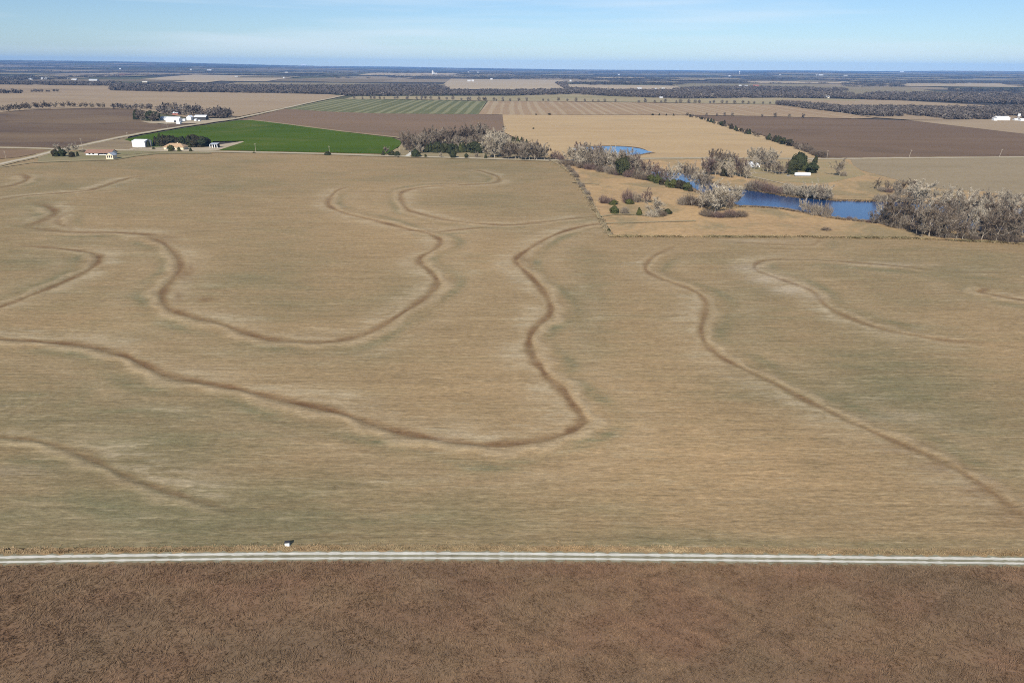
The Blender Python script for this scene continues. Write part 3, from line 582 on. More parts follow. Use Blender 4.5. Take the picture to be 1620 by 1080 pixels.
def brushy(seed, n, spread):
    """a many-stemmed leafless bush 10 units high"""
    R = random.Random(seed); mb = MB()
    for i in range(n):
        a = R.random() * 6.283; b = Vector((math.cos(a), math.sin(a), 0)) * (spread * .55 * R.random() ** .5)
        tip = Vector((math.cos(a), math.sin(a), 0)) * (spread * R.random() ** .5) + Vector((R.gauss(0, .8), R.gauss(0, .8), 0)); q = tip.length / spread
        tip.z = 10 * math.sqrt(max(.08, 1 - min(.95, q * q * .8))) * R.uniform(.55, 1.0)
        m = b.lerp(tip, .5) + Vector((R.gauss(0, .4), R.gauss(0, .4), R.gauss(0, .4)))
        mb.tube(b, m, .14, .08, 3)
        for j in range(5):
            p = m.lerp(tip, R.random()); e = p + (tip - b).normalized() * R.uniform(1, 2.4) + Vector((R.gauss(0, .7), R.gauss(0, .7), R.gauss(.1, .6)))
            s = Vector((R.gauss(0, 1), R.gauss(0, 1), R.gauss(0, .5))).normalized() * .10
            mb.poly([p - s, p + s, e])
    zs = max(v[2] for v in mb.v); mb.v = [(x * 10 / zs, y * 10 / zs, max(0.0, z) * 10 / zs) for x, y, z in mb.v]
    return mb
STORE = {}
def mesh_of(mb, name, mat):
    o = mb.build(name, mat); me = o.data; bpy.data.objects.remove(o); return me
TW = {'p': 'twig_pale', 'g': 'twig_grey', 'd': 'twig_dark', 'r': 'twig_red'}
def source(k, v, far=False):
    """meshes of plant kind k, variant v: list of (part name, mesh)"""
    key = (k, v, far)
    if key in STORE: return STORE[key]
    if k[0] == 'b':                                         # bp, bg, bd, br: leafless trees
        geo = ('geo', v, far)
        if geo not in STORE: STORE[geo] = bare_parts(100 + v, (0.40, 0.48, 0.34, 0.44)[v % 4], (6, 7, 6, 8)[v % 4], (.14, .18, .1, .16)[v % 4], 2200 if far else 1700, .016, 1.5 if far else .62)
        tk, cr = STORE[geo]
        r = [('trunk', mesh_of(tk, 'trunk', M['bark'])), ('crown', mesh_of(cr, 'crown', M[TW[k[1]]]))]
    elif k[0] == 'c':                                       # cg, cb, co: cedars
        m = {'g': 'cedar', 'b': 'cedar_brown', 'o': 'olive'}[k[1]]
        tk = MB().tube((0, 0, 0), (0, 0, 6), .35, .12, 6)
        r = [('trunk', mesh_of(tk, 'trunk', M['bark'])), ('crown', mesh_of(leafy(200 + v, ('cone', 'oval', 'oval', 'cone')[v % 4], 1700, .62), 'crown', M[m]))]
    elif k[0] == 'e':                                       # eg, eb, eo: round evergreen bushes
        m = {'g': 'cedar', 'b': 'cedar_brown', 'o': 'olive'}[k[1]]
        r = [('foliage', mesh_of(leafy(260 + v, 'dome', 1300, .8), 'foliage', M[m]))]
    else:                                                   # sp, sg, sd, sr: leafless bushes
        r = [('stems', mesh_of(brushy(300 + v, 230, 6.0 + v % 3), 'stems', M[TW[k[1]]]))]
    STORE[key] = r; return r
KNAME = {'b': ('bare_tree', 'tree'), 'c': ('cedar_tree', 'cedar'), 'e': ('evergreen_bush', 'bush'), 's': ('bare_shrub', 'shrub')}
RP = random.Random(77); NPLANT = {}
def plant(k, px, py, hpx, label, group=None, wide=1.0):
    p = at(px, py); s = hpx * mpp(p) / 10.0; nm, cat = KNAME[k[0]]; v = RP.randrange({'b': 8, 'c': 5, 'e': 4, 's': 5}[k[0]])
    dist = (p - Vector((0, 0, CAM_H))).length; far = dist > 1500; src = source(k, v, k[0] == 'b' and dist > 850)
    NPLANT[nm] = NPLANT.get(nm, 0) + 1
    if len(src) == 1:
        o = bpy.data.objects.new(nm, src[0][1]); COL.objects.link(o); o['label'] = label; o['category'] = cat
        if group: o['group'] = group
        o.location = p
    else:
        o = thing(nm, label, cat, p, 0, group)
        for part, me in src:
            if far and part == 'trunk' and k[0] == 'c': continue
            c = bpy.data.objects.new(part, me); COL.objects.link(c); c.parent = o
    w = wide * RP.uniform(.9, 1.12)
    o.scale = (s * w, s * w, s * RP.uniform(.95, 1.05)); o.rotation_euler = (0, 0, RP.random() * 6.283)
    return o
ORD = ['first', 'second', 'third', 'fourth', 'fifth', 'sixth', 'seventh', 'eighth', 'ninth', 'tenth', 'eleventh', 'twelfth', 'thirteenth', 'fourteenth', 'fifteenth', 'sixteenth', 'seventeenth', 'eighteenth', 'nineteenth', 'twentieth']
DESC = {'bp': 'pale bare tree', 'bg': 'grey bare tree', 'bd': 'dark bare tree', 'br': 'reddish bare tree', 'cg': 'dark green cedar', 'cb': 'brownish cedar', 'co': 'olive cedar', 'eg': 'round dark evergreen bush', 'eb': 'round brown evergreen bush', 'eo': 'olive evergreen bush', 'sp': 'pale leafless shrub', 'sg': 'grey leafless shrub', 'sd': 'dark leafless shrub', 'sr': 'reddish leafless shrub'}
DISTANT = []
def row(kinds, line, n, h, where, group, jit=(2, 1.2), wide=1.0, from_=' from the left', mass=False):
    """plants along a line on the ground; each is told apart by its place in the row"""
    L_ = np.array(line, float); seg = np.r_[0, np.cumsum(np.hypot(np.diff(L_[:, 0]), np.diff(L_[:, 1]) * 3))]
    spots = []
    for i in range(n):
        q = (i + .5) / n * seg[-1]; x = np.interp(q, seg, L_[:, 0]) + RP.uniform(-1, 1) * jit[0]; y = np.interp(q, seg, L_[:, 1]) + RP.uniform(-1, 1) * jit[1]
        spots.append((x, y))
    spots.sort()
    if mass:                                     # the smallest trees of all: part of one distant mass
        for x, y in spots:
            p = at(x, y); hh = RP.uniform(*h) * mpp(p); DISTANT.append((p.x, p.y, hh * .75 * wide, hh))
        return
    for i, (x, y) in enumerate(spots):
        k = RP.choice(kinds)
        w = ORD[i] if n <= len(ORD) else (ORD[i] if i < len(ORD) else 'twenty-' + ORD[i - 20])
        lab = f"{DESC[k]}, {w}{from_} in {where}"
        if len(lab.split()) > 16: print('LONG', len(lab.split()), lab)
        plant(k, x, y, RP.uniform(*h), lab, group, wide)

# --- creek grove, from its front rank back
row(['bg', 'bd', 'bd'], [(1440, 372), (1500, 377), (1560, 379), (1625, 383)], 14, (30, 58), 'the front rank of the creek grove', 'creek grove trees', (4, 2))
row(['bg', 'bd', 'bp', 'bd'], [(1405, 359), (1460, 364), (1540, 370), (1630, 374)], 14, (30, 58), 'the second rank of the creek grove', 'creek grove trees', (5, 2))
row(['bg', 'bp', 'bd', 'bp'], [(1450, 352), (1520, 358), (1640, 365)], 11, (34, 56), 'the third rank of the creek grove', 'creek grove trees', (5, 2))
row(['bp', 'bg', 'bp'], [(1478, 340), (1520, 343), (1640, 350)], 10, (28, 48), 'the fourth rank of the creek grove', 'creek grove trees', (5, 2))
row(['bp', 'bg'], [(1410, 318), (1460, 322), (1540, 328), (1625, 334)], 11, (28, 38), 'the pale rear rank of the creek grove', 'creek grove trees', (5, 2))
plant('bp', 1455, 331, 50, 'tall pale broad-crowned tree rising above the others of the creek grove', None, 1.15)
plant('bp', 1519, 350, 54, 'big pale tree with spread white limbs in the heart of the creek grove', None, 1.15)
row(['sd', 'sd', 'sg'], [(1395, 353), (1450, 366), (1490, 376), (1560, 380), (1625, 386)], 20, (10, 19), 'the dark brush under the creek grove', 'dark brush under the creek grove', (4, 1), 1.3)
row(['bd', 'bg'], [(1385, 299), (1420, 303), (1450, 306)], 5, (18, 25), 'the dark clump before the stubble', 'dark clump before the stubble', (4, 2))
row(['sr', 'sg'], [(1385, 300), (1420, 308), (1470, 314)], 8, (8, 12), 'the brush under the dark clump', 'brush under the dark clump', (4, 1), 1.3)
row(['bg', 'bp'], [(1385, 346), (1415, 354), (1440, 360)], 5, (30, 40), 'the trees over the water', 'trees over the creek water', (4, 2))
row(['bg', 'sg', 'bd'], [(1372, 350), (1395, 355), (1430, 362)], 8, (14, 30), 'the thinning edge of the creek grove', 'thinning edge of the creek grove', (4, 2))
row(['sg', 'sr'], [(1320, 346.5), (1350, 350), (1390, 354)], 7, (5, 10), 'the low brush along the near water edge', 'low brush along the near water edge', (3, .6))
row(['bg', 'bp', 'sg'], [(1262, 336), (1282, 340), (1312, 345)], 5, (18, 29), 'the airy trees on the near water edge', 'airy trees on the near water edge', (2, .6), .8)
# --- the creek's north bank
row(['sg', 'sp', 'sr', 'sg'], [(1188, 301), (1230, 307), (1290, 313), (1315, 316)], 20, (14, 25), 'the brush on the far creek bank', 'brush on the far creek bank', (3, 1), 1.1)
row(['bg', 'bp'], [(1270, 315), (1283, 317), (1296, 318), (1312, 319)], 4, (27, 36), 'the trees on the far creek bank', 'trees on the far creek bank', (2, 1))
row(['sg', 'sp'], [(1385, 318), (1440, 321)], 6, (10, 16), 'the thin brush above the open water', 'thin brush above the open water', (3, 1))
# --- big pale tree clump beside the water
plant('bp', 1130, 339, 56, 'largest pale tree standing before the water with brush at its foot', None, 1.15)
row(['bp', 'bg', 'bp'], [(1108, 330), (1125, 327), (1150, 330), (1168, 325)], 7, (34, 48), 'the clump round the largest pale tree', 'clump round the largest pale tree', (3, 2))
row(['bg', 'bd'], [(1085, 325), (1100, 328), (1160, 332)], 5, (20, 30), 'the low trees round the palest tree', 'low darker trees in the pale clump', (3, 1))
row(['sd', 'sr', 'sd'], [(1110, 342), (1140, 345), (1178, 343)], 8, (9, 15), 'the brown brush below the largest pale tree', 'brown brush below the largest pale tree', (3, 1.2), 1.5)
row(['sd', 'sg'], [(1080, 324), (1110, 326)], 5, (14, 20), 'the dark brush beside the pale clump', 'dark brush beside the pale clump', (3, 1), 1.2)
plant('sd', 1307, 365, 8, 'single dark bush alone on the dry grass above the crop', None, 1.7)
# --- orange cedars along the creek and the creek line west
row(['co', 'cb', 'eo'], [(1028, 287), (1050, 293), (1075, 299), (1095, 304)], 11, (10, 15), 'the olive hedge beside the creek', 'olive hedge beside the creek', (2, 1), 1.2)
row(['bg', 'bp', 'bg'], [(910, 262), (940, 267), (970, 272), (1000, 280)], 18, (30, 42), 'the front rank below the pond', 'creek belt trees below the pond', (3, 2))
row(['bg', 'bp', 'br'], [(900, 257), (930, 258), (975, 264), (1012, 272)], 16, (24, 36), 'the rear rank below the pond', 'creek belt trees below the pond', (3, 1.5))
row(['br', 'bg', 'bp'], [(995, 277), (1015, 281), (1045, 288), (1068, 293)], 10, (24, 34), 'the creek belt between cedar and water', 'creek belt between cedar and water', (3, 1.5))
row(['sd', 'sg', 'sr'], [(895, 260), (940, 270), (1000, 281), (1022, 287)], 16, (9, 14), 'the brush under the creek belt', 'brush under the creek belt', (3, 1), 1.3)
plant('cg', 984, 277.5, 33, 'tall dark cedar standing alone in the grey creek belt', None, 1.05)
row(['bg', 'bd', 'bp'], [(1072, 281), (1090, 288), (1105, 297), (1120, 305)], 8, (28, 38), 'the grey trees across the narrow creek', 'grey trees across the narrow creek', (3, 2))
plant('bp', 1194, 268.5, 24, 'pale bare tree standing right in front of the white farmhouse'); plant('bg', 1182, 268, 17, 'small grey tree before the left gable of the white farmhouse')
# --- trees round the creek farm
row(['bg', 'bp', 'br'], [(1112, 276), (1140, 279), (1165, 281), (1183, 281)], 11, (26, 36), 'the grove beside the white farmhouse', 'grove beside the white farmhouse', (3, 3))
row(['cb', 'bd'], [(1112, 279), (1122, 277), (1183, 281)], 3, (18, 26), 'the dark trees edging the farmhouse grove', 'dark trees edging the farmhouse grove', (2, 1))
row(['br', 'bd', 'bg'], [(1128, 257), (1147, 257), (1165, 257)], 6, (17, 22), 'the row on the road behind the grove', 'trees on the road behind the grove', (3, 1))
row(['bp', 'bg', 'bp'], [(1187, 258), (1200, 263), (1215, 258), (1228, 262)], 7, (22, 30), 'the pale trees over the farmhouse', 'pale trees over the farmhouse', (3, 3))
row(['bg', 'bd'], [(1208, 270), (1225, 275), (1243, 275), (1255, 272)], 8, (18, 26), 'the grey trees before the white trailer', 'grey trees before the white trailer', (3, 2))
plant('cg', 1261, 270, 30, 'tallest ragged dark cedar behind the white trailer'); plant('cg', 1252, 276, 24, 'dark cedar at the left end of the white trailer')
plant('co', 1272, 271, 22, 'broad olive cedar behind the middle of the white trailer'); plant('cg', 1283, 274, 18, 'short dark cedar at the right end of the white trailer', None, 1.2)
plant('cg', 1289, 258, 13, 'small cedar by the road above the white trailer')
plant('bg', 1328, 279, 31, 'lone round grey tree on the meadow beside the white trailer', None, 1.1)
plant('sg', 1334, 279, 10, 'low grey shrub at the foot of the lone round tree')
# --- bushes on the dry pasture
plant('sr', 955, 322, 17, 'reddish leafless bush nearest the fence on the dry pasture'); plant('sr', 966, 323, 14, 'smaller reddish bush beside the low olive bush')
plant('eo', 971, 324, 8, 'low olive bush under the reddish bushes', None, 1.2); plant('sr', 991, 321, 26, 'tall reddish leafless clump in the middle of the dry pasture', None, .8)
plant('eo', 995, 323, 9, 'low olive bush at the foot of the tall reddish clump', None, 1.2); plant('sg', 1005, 320, 21, 'grey leafless bush leaning on the tall reddish clump')
plant('br', 1024, 322, 27, 'small reddish tree behind the broad pale one', None, 1.1); plant('bp', 1037, 341, 35, 'broad pale tree with bushes at its foot on the pasture', None, 1.25)
plant('eo', 972, 338, 13, 'round bright olive bush alone at the pasture track', None, .9); plant('sg', 988, 338.5, 15, 'grey mounded shrub beside the round olive bush', None, 1.0)
plant('co', 1012, 341, 14, 'small olive cedar left of the broad pale tree', None, 1.3); plant('sp', 1031, 343, 13, 'pale brush directly under the broad pale tree', None, 1.4)
plant('sd', 1047, 342, 12, 'darker brush under the right side of the broad pale tree', None, 1.3); plant('eg', 1056, 339, 9, 'low green bush right of the broad pale tree', None, 1.2)
# --- the fence line at the crop's corner
row(['sg', 'sd', 'sg'], [(888, 258), (902, 271), (912, 283), (920, 295), (928, 308), (937, 321)], 14, (6, 11), 'the thin shrubs along the crop fence', 'thin shrubs along the crop fence', (1.2, 1))
plant('eg', 963, 367, 6, 'tiny dark bush at the corner of the crop'); plant('sd', 968, 371, 4, 'tiny leafless shrub just below the corner bush'); plant('eg', 951, 345, 3, 'tiny dark bush on the fence above the corner')
# --- farmstead behind the road, centre
row(['bd', 'bg', 'bd'], [(640, 236), (680, 230), (720, 226), (770, 224)], 18, (24, 32), 'the rear rank of the roadside farm wood', 'roadside farm wood', (3, 3))
row(['bd', 'bg'], [(637, 240), (660, 240), (680, 236)], 8, (24, 30), 'the dense end of the roadside wood', 'roadside farm wood', (3, 2))
row(['bg', 'bd'], [(690, 232), (720, 231), (765, 232)], 9, (16, 24), 'the middle rank of the roadside farm wood', 'roadside farm wood', (3, 2))
row(['cg', 'co', 'cg'], [(672, 241), (700, 242), (730, 242), (762, 242)], 15, (14, 18), 'the evergreen screen of the roadside farm', 'evergreen screen of the roadside farm', (1.5, .6), 1.2)
row(['bp', 'bg'], [(660, 244), (668, 242)], 2, (13, 18), 'the pale trees by the evergreen screen', 'pale trees by the evergreen screen', (2, 1))
plant('cg', 606, 246, 8, 'small round cedar at the end of the green wheat', None, 1.3); plant('eg', 620, 246.5, 9, 'wide dark bush beside the roadside power pole', None, 1.0)
plant('eg', 628, 246.8, 8, 'dark bush touching the roadside power pole'); plant('bg', 611, 244, 14, 'bare tree behind the dark roadside bushes')
plant('eg', 657, 248.3, 12, 'broad dark bush at the mouth of the white driveway', None, 1.0); plant('cg', 673, 249, 5, 'tiny cedar between two driveway bushes')
plant('cg', 718, 250, 12, 'largest cone-shaped cedar on the roadside grass', None, 1.3); plant('cg', 737, 250.5, 7.5, 'small cone-shaped cedar on the roadside grass'); plant('cg', 768, 251, 9, 'narrow cedar by the pale roadside post')
plant('bp', 697, 249.5, 10, 'small pale tree between the roadside cedars'); plant('bg', 754, 250, 12, 'small grey tree between the roadside cedars')
# --- roadside grove
row(['bp', 'bg', 'bp'], [(772, 250), (785, 246), (795, 240)], 9, (32, 42), 'the tall pale half of the grove', 'roadside grove', (3, 4))
row(['bg', 'bd', 'bg'], [(795, 251.5), (830, 253), (862, 253.5)], 13, (22, 30), 'the front rank of the roadside grove', 'roadside grove', (3, 1))
row(['bg', 'bd'], [(800, 245), (830, 246), (858, 248)], 10, (22, 28), 'the rear rank of the roadside grove', 'roadside grove', (3, 1.5))
row(['cg', 'co', 'bd'], [(808, 224), (820, 224), (835, 229)], 6, (7, 11), 'the dark cedars behind the roadside grove', 'dark cedars behind the roadside grove', (2, 1))
row(['sr', 'br'], [(870, 252), (880, 253), (893, 256)], 6, (10, 15), 'the reddish brush between grove and creek belt', 'reddish brush between grove and creek', (2, 1))
plant('cb', 871, 239, 5, 'small brown cedar on the bright grass behind the grove'); plant('bg', 797, 205, 8, 'small grey tree at the corner of the brown field')
plant('cg', 844, 204.5, 2.4, 'tiny dark bush alone on the bright pasture', None, 1.4)
# --- evergreen windbreak at the tan house
row(['cb', 'cb', 'cg'], [(247, 231), (265, 231), (290, 231), (318, 231)], 18, (14, 19), 'the windbreak behind the tan house', 'windbreak at the tan house', (1.2, .5), 1.1)
row(['cg', 'cb'], [(300, 234), (314, 233), (330, 232)], 7, (13, 17), 'the windbreak end past the tan house', 'windbreak at the tan house', (1.2, .5), 1.1)
plant('cg', 235, 233, 11, 'cedar at the dark end of the white shed'); plant('eg', 243, 236.3, 3.5, 'low round bush before the white shed', None, 1.3)
plant('co', 270, 239.5, 10, 'round olive cedar before the tan house', None, 1.4); plant('co', 284, 239.7, 7.5, 'smaller olive cedar before the tan house', None, 1.5); plant('cg', 302, 240, 6.5, 'small dark cedar by the road right of the tan house', None, 1.4)
# --- white farm trees
row(['bd', 'bg', 'cg'], [(216, 190), (228, 191), (240, 191.5), (250, 191)], 9, (14, 20), 'the dark white-farm clump', 'dark clump at the white farm', (2, 1), 1.2)
row(['bg', 'bd', 'bg'], [(250, 180), (280, 182), (310, 183), (340, 185), (366, 186)], 20, (12, 18), 'the grey belt behind the white farm', 'grey belt behind the white farm', (2, 1), 1.1, mass=True)
row(['bg', 'bd'], [(325, 187), (345, 187.5), (368, 187)], 8, (11, 16), 'the grey belt beside the crossroads', 'grey belt beside the crossroads', (2, .8), 1.1, mass=True)
row(['bg'], [(258, 174), (280, 172), (305, 175)], 6, (7, 10), 'the thin trees far behind the white farm', 'thin trees far behind the white farm', (2, 1), mass=True)
# --- left house
row(['cb', 'cg'], [(86, 247), (94, 248), (101, 248.5)], 4, (8, 12), 'the dark clump before the brown-roofed house', 'dark clump at the brown-roofed house', (1.5, .6), 1.2)
plant('cg', 97, 244, 13, 'tall purplish evergreen over the dark clump at the house', None, .9); plant('eb', 114, 248.8, 8.5, 'round rusty bush between the dark clump and the house', None, 1.0)
plant('cg', 123, 247, 8, 'small dark cedar by the end of the brown-roofed house'); plant('bp', 119, 240, 17, 'tall pale bare tree beside the brown-roofed house'); plant('bp', 110, 243, 15, 'pale bare tree behind the rusty bush')
plant('sg', 133, 241, 6, 'grey shrub at the gable of the brown-roofed house', None, 1.4); plant('bp', 91, 240, 13, 'thin pale tree at the crossroads left of the house')
# --- hedgerow with round trees far left
row(['bd', 'bg', 'bd'], [(3, 178), (22, 176), (40, 174), (52, 173), (64, 172.5), (73, 172), (82, 171.5), (90, 171)], 14, (8.5, 13.5), 'the round trees above the left ploughed field', 'round trees above the left ploughed field', (2, .5), 1.3)
row(['bd', 'bg'], [(97, 170.5), (113, 170), (132, 170.6), (145, 171), (158, 171.5), (167, 172)], 8, (8, 12), 'the round trees spaced along the stubble', 'round trees spaced along the stubble', (2, .5), 1.4)
row(['bg', 'bd'], [(175, 171.5), (205, 172.5), (220, 173), (230, 173), (243, 173.5)], 9, (6, 9.5), 'the small trees toward the white farm', 'small trees toward the white farm', (2, .5), 1.3, mass=True)
row(['sd'], [(178, 172), (195, 172)], 3, (1.5, 2.2), 'the low dark brush beyond the ploughed field', 'low dark brush beyond the ploughed field', (1, .2), 2)
row(['cg', 'bd', 'bd'], [(0, 148), (20, 148), (35, 147.5)], 8, (5, 7), 'the dark hedge across the left stubble', 'dark hedge across the left stubble', (2, .3), 1.7, mass=True)
row(['cg', 'bd'], [(48, 146), (64, 145.8), (78, 145.3), (92, 145)], 8, (3, 5), 'the broken stubble hedge', 'broken end of the hedge across the stubble', (2, .3), 1.7, mass=True)
# --- hedgerow between pasture and ploughed field, right
row(['cg', 'cb', 'bd'], [(1084, 183.5), (1096, 186), (1112, 190.5), (1125, 194.5), (1138, 198.5)], 12, (4.5, 7.5), 'the far end of the long dark hedgerow', 'long dark hedgerow', (1.5, .4), 1.3)
row(['cb', 'bd', 'cg'], [(1138, 198.5), (1155, 204), (1170, 209), (1188, 214), (1202, 218)], 14, (6, 10), 'the middle of the long dark hedgerow', 'long dark hedgerow', (1.5, .6), 1.3)
row(['cg', 'bd', 'cb'], [(1208, 220), (1222, 224), (1232, 226.5), (1240, 228.5), (1255, 233)], 10, (8, 12), 'the thick stretch of the long dark hedgerow', 'long dark hedgerow', (1.5, .6), 1.3)
row(['bd', 'sd', 'bg'], [(1258, 234), (1275, 240), (1290, 246), (1303, 249)], 11, (10, 16), 'the near end of the long dark hedgerow', 'long dark hedgerow', (2, .8), 1.2)
row(['cb'], [(838, 182.3), (880, 182.4)], 2, (3, 3.6), 'the lone bushes on the striped stubble edge', 'lone bushes on the striped stubble edge', (.5, .1), 1.6)
row(['cb'], [(1027, 183), (1042, 183), (1049, 183.2), (1071, 183.5)], 4, (3, 3.8), 'the lone bushes near the hedgerow end', 'lone bushes near the hedgerow end', (1, .1), 1.6)
row(['bg', 'br'], [(1112, 183.6), (1122, 184), (1155, 184.5), (1166, 185)], 4, (5, 8), 'the thin trees behind the dark hedgerow', 'thin trees behind the dark hedgerow', (2, .2), mass=True)
row(['bg', 'br'], [(1195, 185.2), (1203, 185.5), (1273, 187), (1280, 187.3)], 4, (5, 9), 'the thin trees on the ploughed field edge', 'thin trees on the ploughed field edge', (1, .2), mass=True)
# --- tree line beyond the striped fields
row(['bg', 'bd', 'cb'], [(560, 157), (640, 157.5), (710, 158.5)], 16, (3.5, 6.5), 'the line above the striped green field', 'tree line above the striped fields', (5, .4), 1.1, mass=True)
row(['bg', 'bd'], [(712, 159), (765, 160), (800, 160.5), (835, 160.8)], 12, (4, 7.5), 'the line above the field boundary', 'tree line above the striped fields', (4, .4), mass=True)
plant('bd', 767, 160, 6.5, 'round dark tree at the meeting of two striped fields', None, 1.4)
row(['bg', 'bd'], [(850, 161), (895, 161), (940, 161.5), (980, 162)], 10, (4, 7.5), 'the line above the striped tan field', 'tree line above the striped fields', (4, .4), mass=True)
row(['bg', 'br', 'bd'], [(1008, 162.5), (1080, 163.3), (1150, 164.2), (1222, 165)], 20, (4, 7), 'the thin wood edge beyond the tan stubble', 'thin wood edge beyond the tan stubble', (4, .5), 1.2, mass=True)

# ------------------------------------------------------------------ woods that read as one mass
def value_noise(x, y, s, seed):
    rng = np.random.default_rng(seed); g = rng.random((256, 256)); u, v = x / s, y / s
    i, j = np.floor(u).astype(int), np.floor(v).astype(int); fu, fv = u - i, v - j; fu = fu * fu * (3 - 2 * fu); fv = fv * fv * (3 - 2 * fv)
    a = lambda p, q: g[(i + p) % 256, (j + q) % 256]
    return (a(0, 0) * (1 - fu) + a(1, 0) * fu) * (1 - fv) + (a(0, 1) * (1 - fu) + a(1, 1) * fu) * fv
def wood_mat(name, c1, c2, c3):
    t = NT(name); a = t.n('ShaderNodeAttribute', attribute_name='soil'); sp = t.n('ShaderNodeSeparateColor'); t.l(a.outputs['Color'], sp.inputs[0])
    col = t.mix(sp.outputs[0], c1, c2); return t.done(t.mix(sp.outputs[1], col, c3))
m_wood = wood_mat('winter wood', (0.108, 0.090, 0.078), (0.132, 0.111, 0.095), (0.21, 0.178, 0.14))
m_wood_far = wood_mat('far winter wood', (0.052, 0.048, 0.048), (0.085, 0.075, 0.07), (0.15, 0.128, 0.11))
def wood(name, x, y, w, h, mat, label, rng, per=60, pale=0.12):
    """a leafless wood as a mass of twig clumps: (x, y) tree spots, w crown widths, h heights"""
    N = len(x); z = hgt(x, y)
    d = rng.normal(0, 1, (N, per, 3)); d /= np.linalg.norm(d, axis=-1, keepdims=True); d *= rng.random((N, per, 1)) ** 0.4
    c = np.stack([x[:, None] + d[..., 0] * w[:, None] * .5, y[:, None] + d[..., 1] * w[:, None] * .5, z[:, None] + h[:, None] * (.52 + .47 * d[..., 2])], -1)
    s = np.minimum(w, h * 1.6)[:, None, None, None] * (0.125 if per < 100 else 0.085)
    V = c[:, :, None, :] + rng.normal(0, 1, (N, per, 3, 3)) * s * np.array([1.2, 1.2, 1.0]); V[..., 2] = np.maximum(V[..., 2], z[:, None, None])
    A = np.zeros((N, per, 3, 4)); A[..., 0] = rng.random((N, 1, 1)) * .7 + rng.random((N, per, 1)) * .3
    A[..., 1] = ((rng.random(N) < pale)[:, None] * rng.random((N, per)))[:, :, None]; A[..., 3] = 1
    o = link_mesh(name, V.reshape(-1, 3), np.arange(N * per * 3).reshape(-1, 3), mat, attr=A.reshape(-1, 4))
    kind(o, 'stuff'); o['label'] = label; o['category'] = 'woodland'; return o
def inside(poly, x, y):
    r = np.zeros(x.shape, bool); n = len(poly)
    for i in range(n):
        (x1, y1), (x2, y2) = poly[i], poly[(i + 1) % n]
        r ^= ((y1 > y) != (y2 > y)) & (x < (x2 - x1) * (y - y1) / (y2 - y1 + 1e-12) + x1)
    return r
def wood_patch(name, pxpoly, n, h, mat, label, seed, wk=0.0045, pale=.12, gap=0.25):
    rng = np.random.default_rng(seed); P = [(p.x, p.y) for p in (at(*q) for q in pxpoly)]; A = np.array(P)
    x = rng.uniform(A[:, 0].min(), A[:, 0].max(), n * 8); y = rng.uniform(A[:, 1].min(), A[:, 1].max(), n * 8)
    ok = inside(P, x, y) & (value_noise(x, y, 90, seed) > gap); x, y = x[ok][:n], y[ok][:n]; r = np.hypot(x, y)
    return wood(name, x, y, np.maximum(11, r * wk) * rng.uniform(.7, 1.3, len(x)), h * rng.uniform(.65, 1.2, len(x)), mat, label, rng, pale=pale)
wood_patch('woods', [(176, 143.5), (270, 145.8), (400, 147.5), (520, 149.5), (560, 152.5), (640, 152), (720, 151), (810, 151.3), (905, 149.5), (905, 143.5), (800, 145), (715, 143.5), (690, 136.5), (540, 137.5), (400, 137), (270, 135.5), (176, 134.5)], 5200, 12, m_wood, 'long grey leafless wood behind the stubble and striped fields', 21)
wood_patch('woods', [(896, 149), (985, 152.8), (1080, 156), (1150, 155.5), (1230, 155), (1350, 156.5), (1350, 149.5), (1250, 147), (1100, 145.5), (980, 144.5), (895, 141.5), (880, 132), (897, 132)], 4200, 12, m_wood, 'grey leafless wood across the valley beyond the tan stubble', 22)
wood_patch('woods', [(1340, 157), (1440, 160), (1560, 163.5), (1640, 166), (1800, 170), (1800, 150), (1620, 150), (1480, 150), (1380, 149)], 4200, 13, m_wood, 'broad dark leafless wood far to the right', 23)
wood_patch('woods', [(1228, 166), (1270, 171.5), (1350, 181), (1400, 186.5), (1460, 189.3), (1570, 189.5), (1640, 190), (1800, 194), (1800, 176), (1620, 172), (1500, 174), (1420, 172.5), (1340, 172.5), (1270, 167), (1235, 164)], 4600, 12, m_wood, 'leafless wood with pale crowns along the ploughed field', 24, pale=.3, gap=.3)
wood_patch('woods', [(-200, 134), (0, 134), (176, 136), (176, 132.5), (0, 130.5), (-200, 130)], 1500, 11, m_wood, 'low grey wood above the left stubble', 25)
wood_patch('woods', [(1060, 142), (1230, 143.5), (1300, 145), (1340, 144.5), (1340, 142.3), (1200, 139), (1120, 139)], 1200, 11, m_wood, 'leafless wood in front of the red-roofed farm', 26)
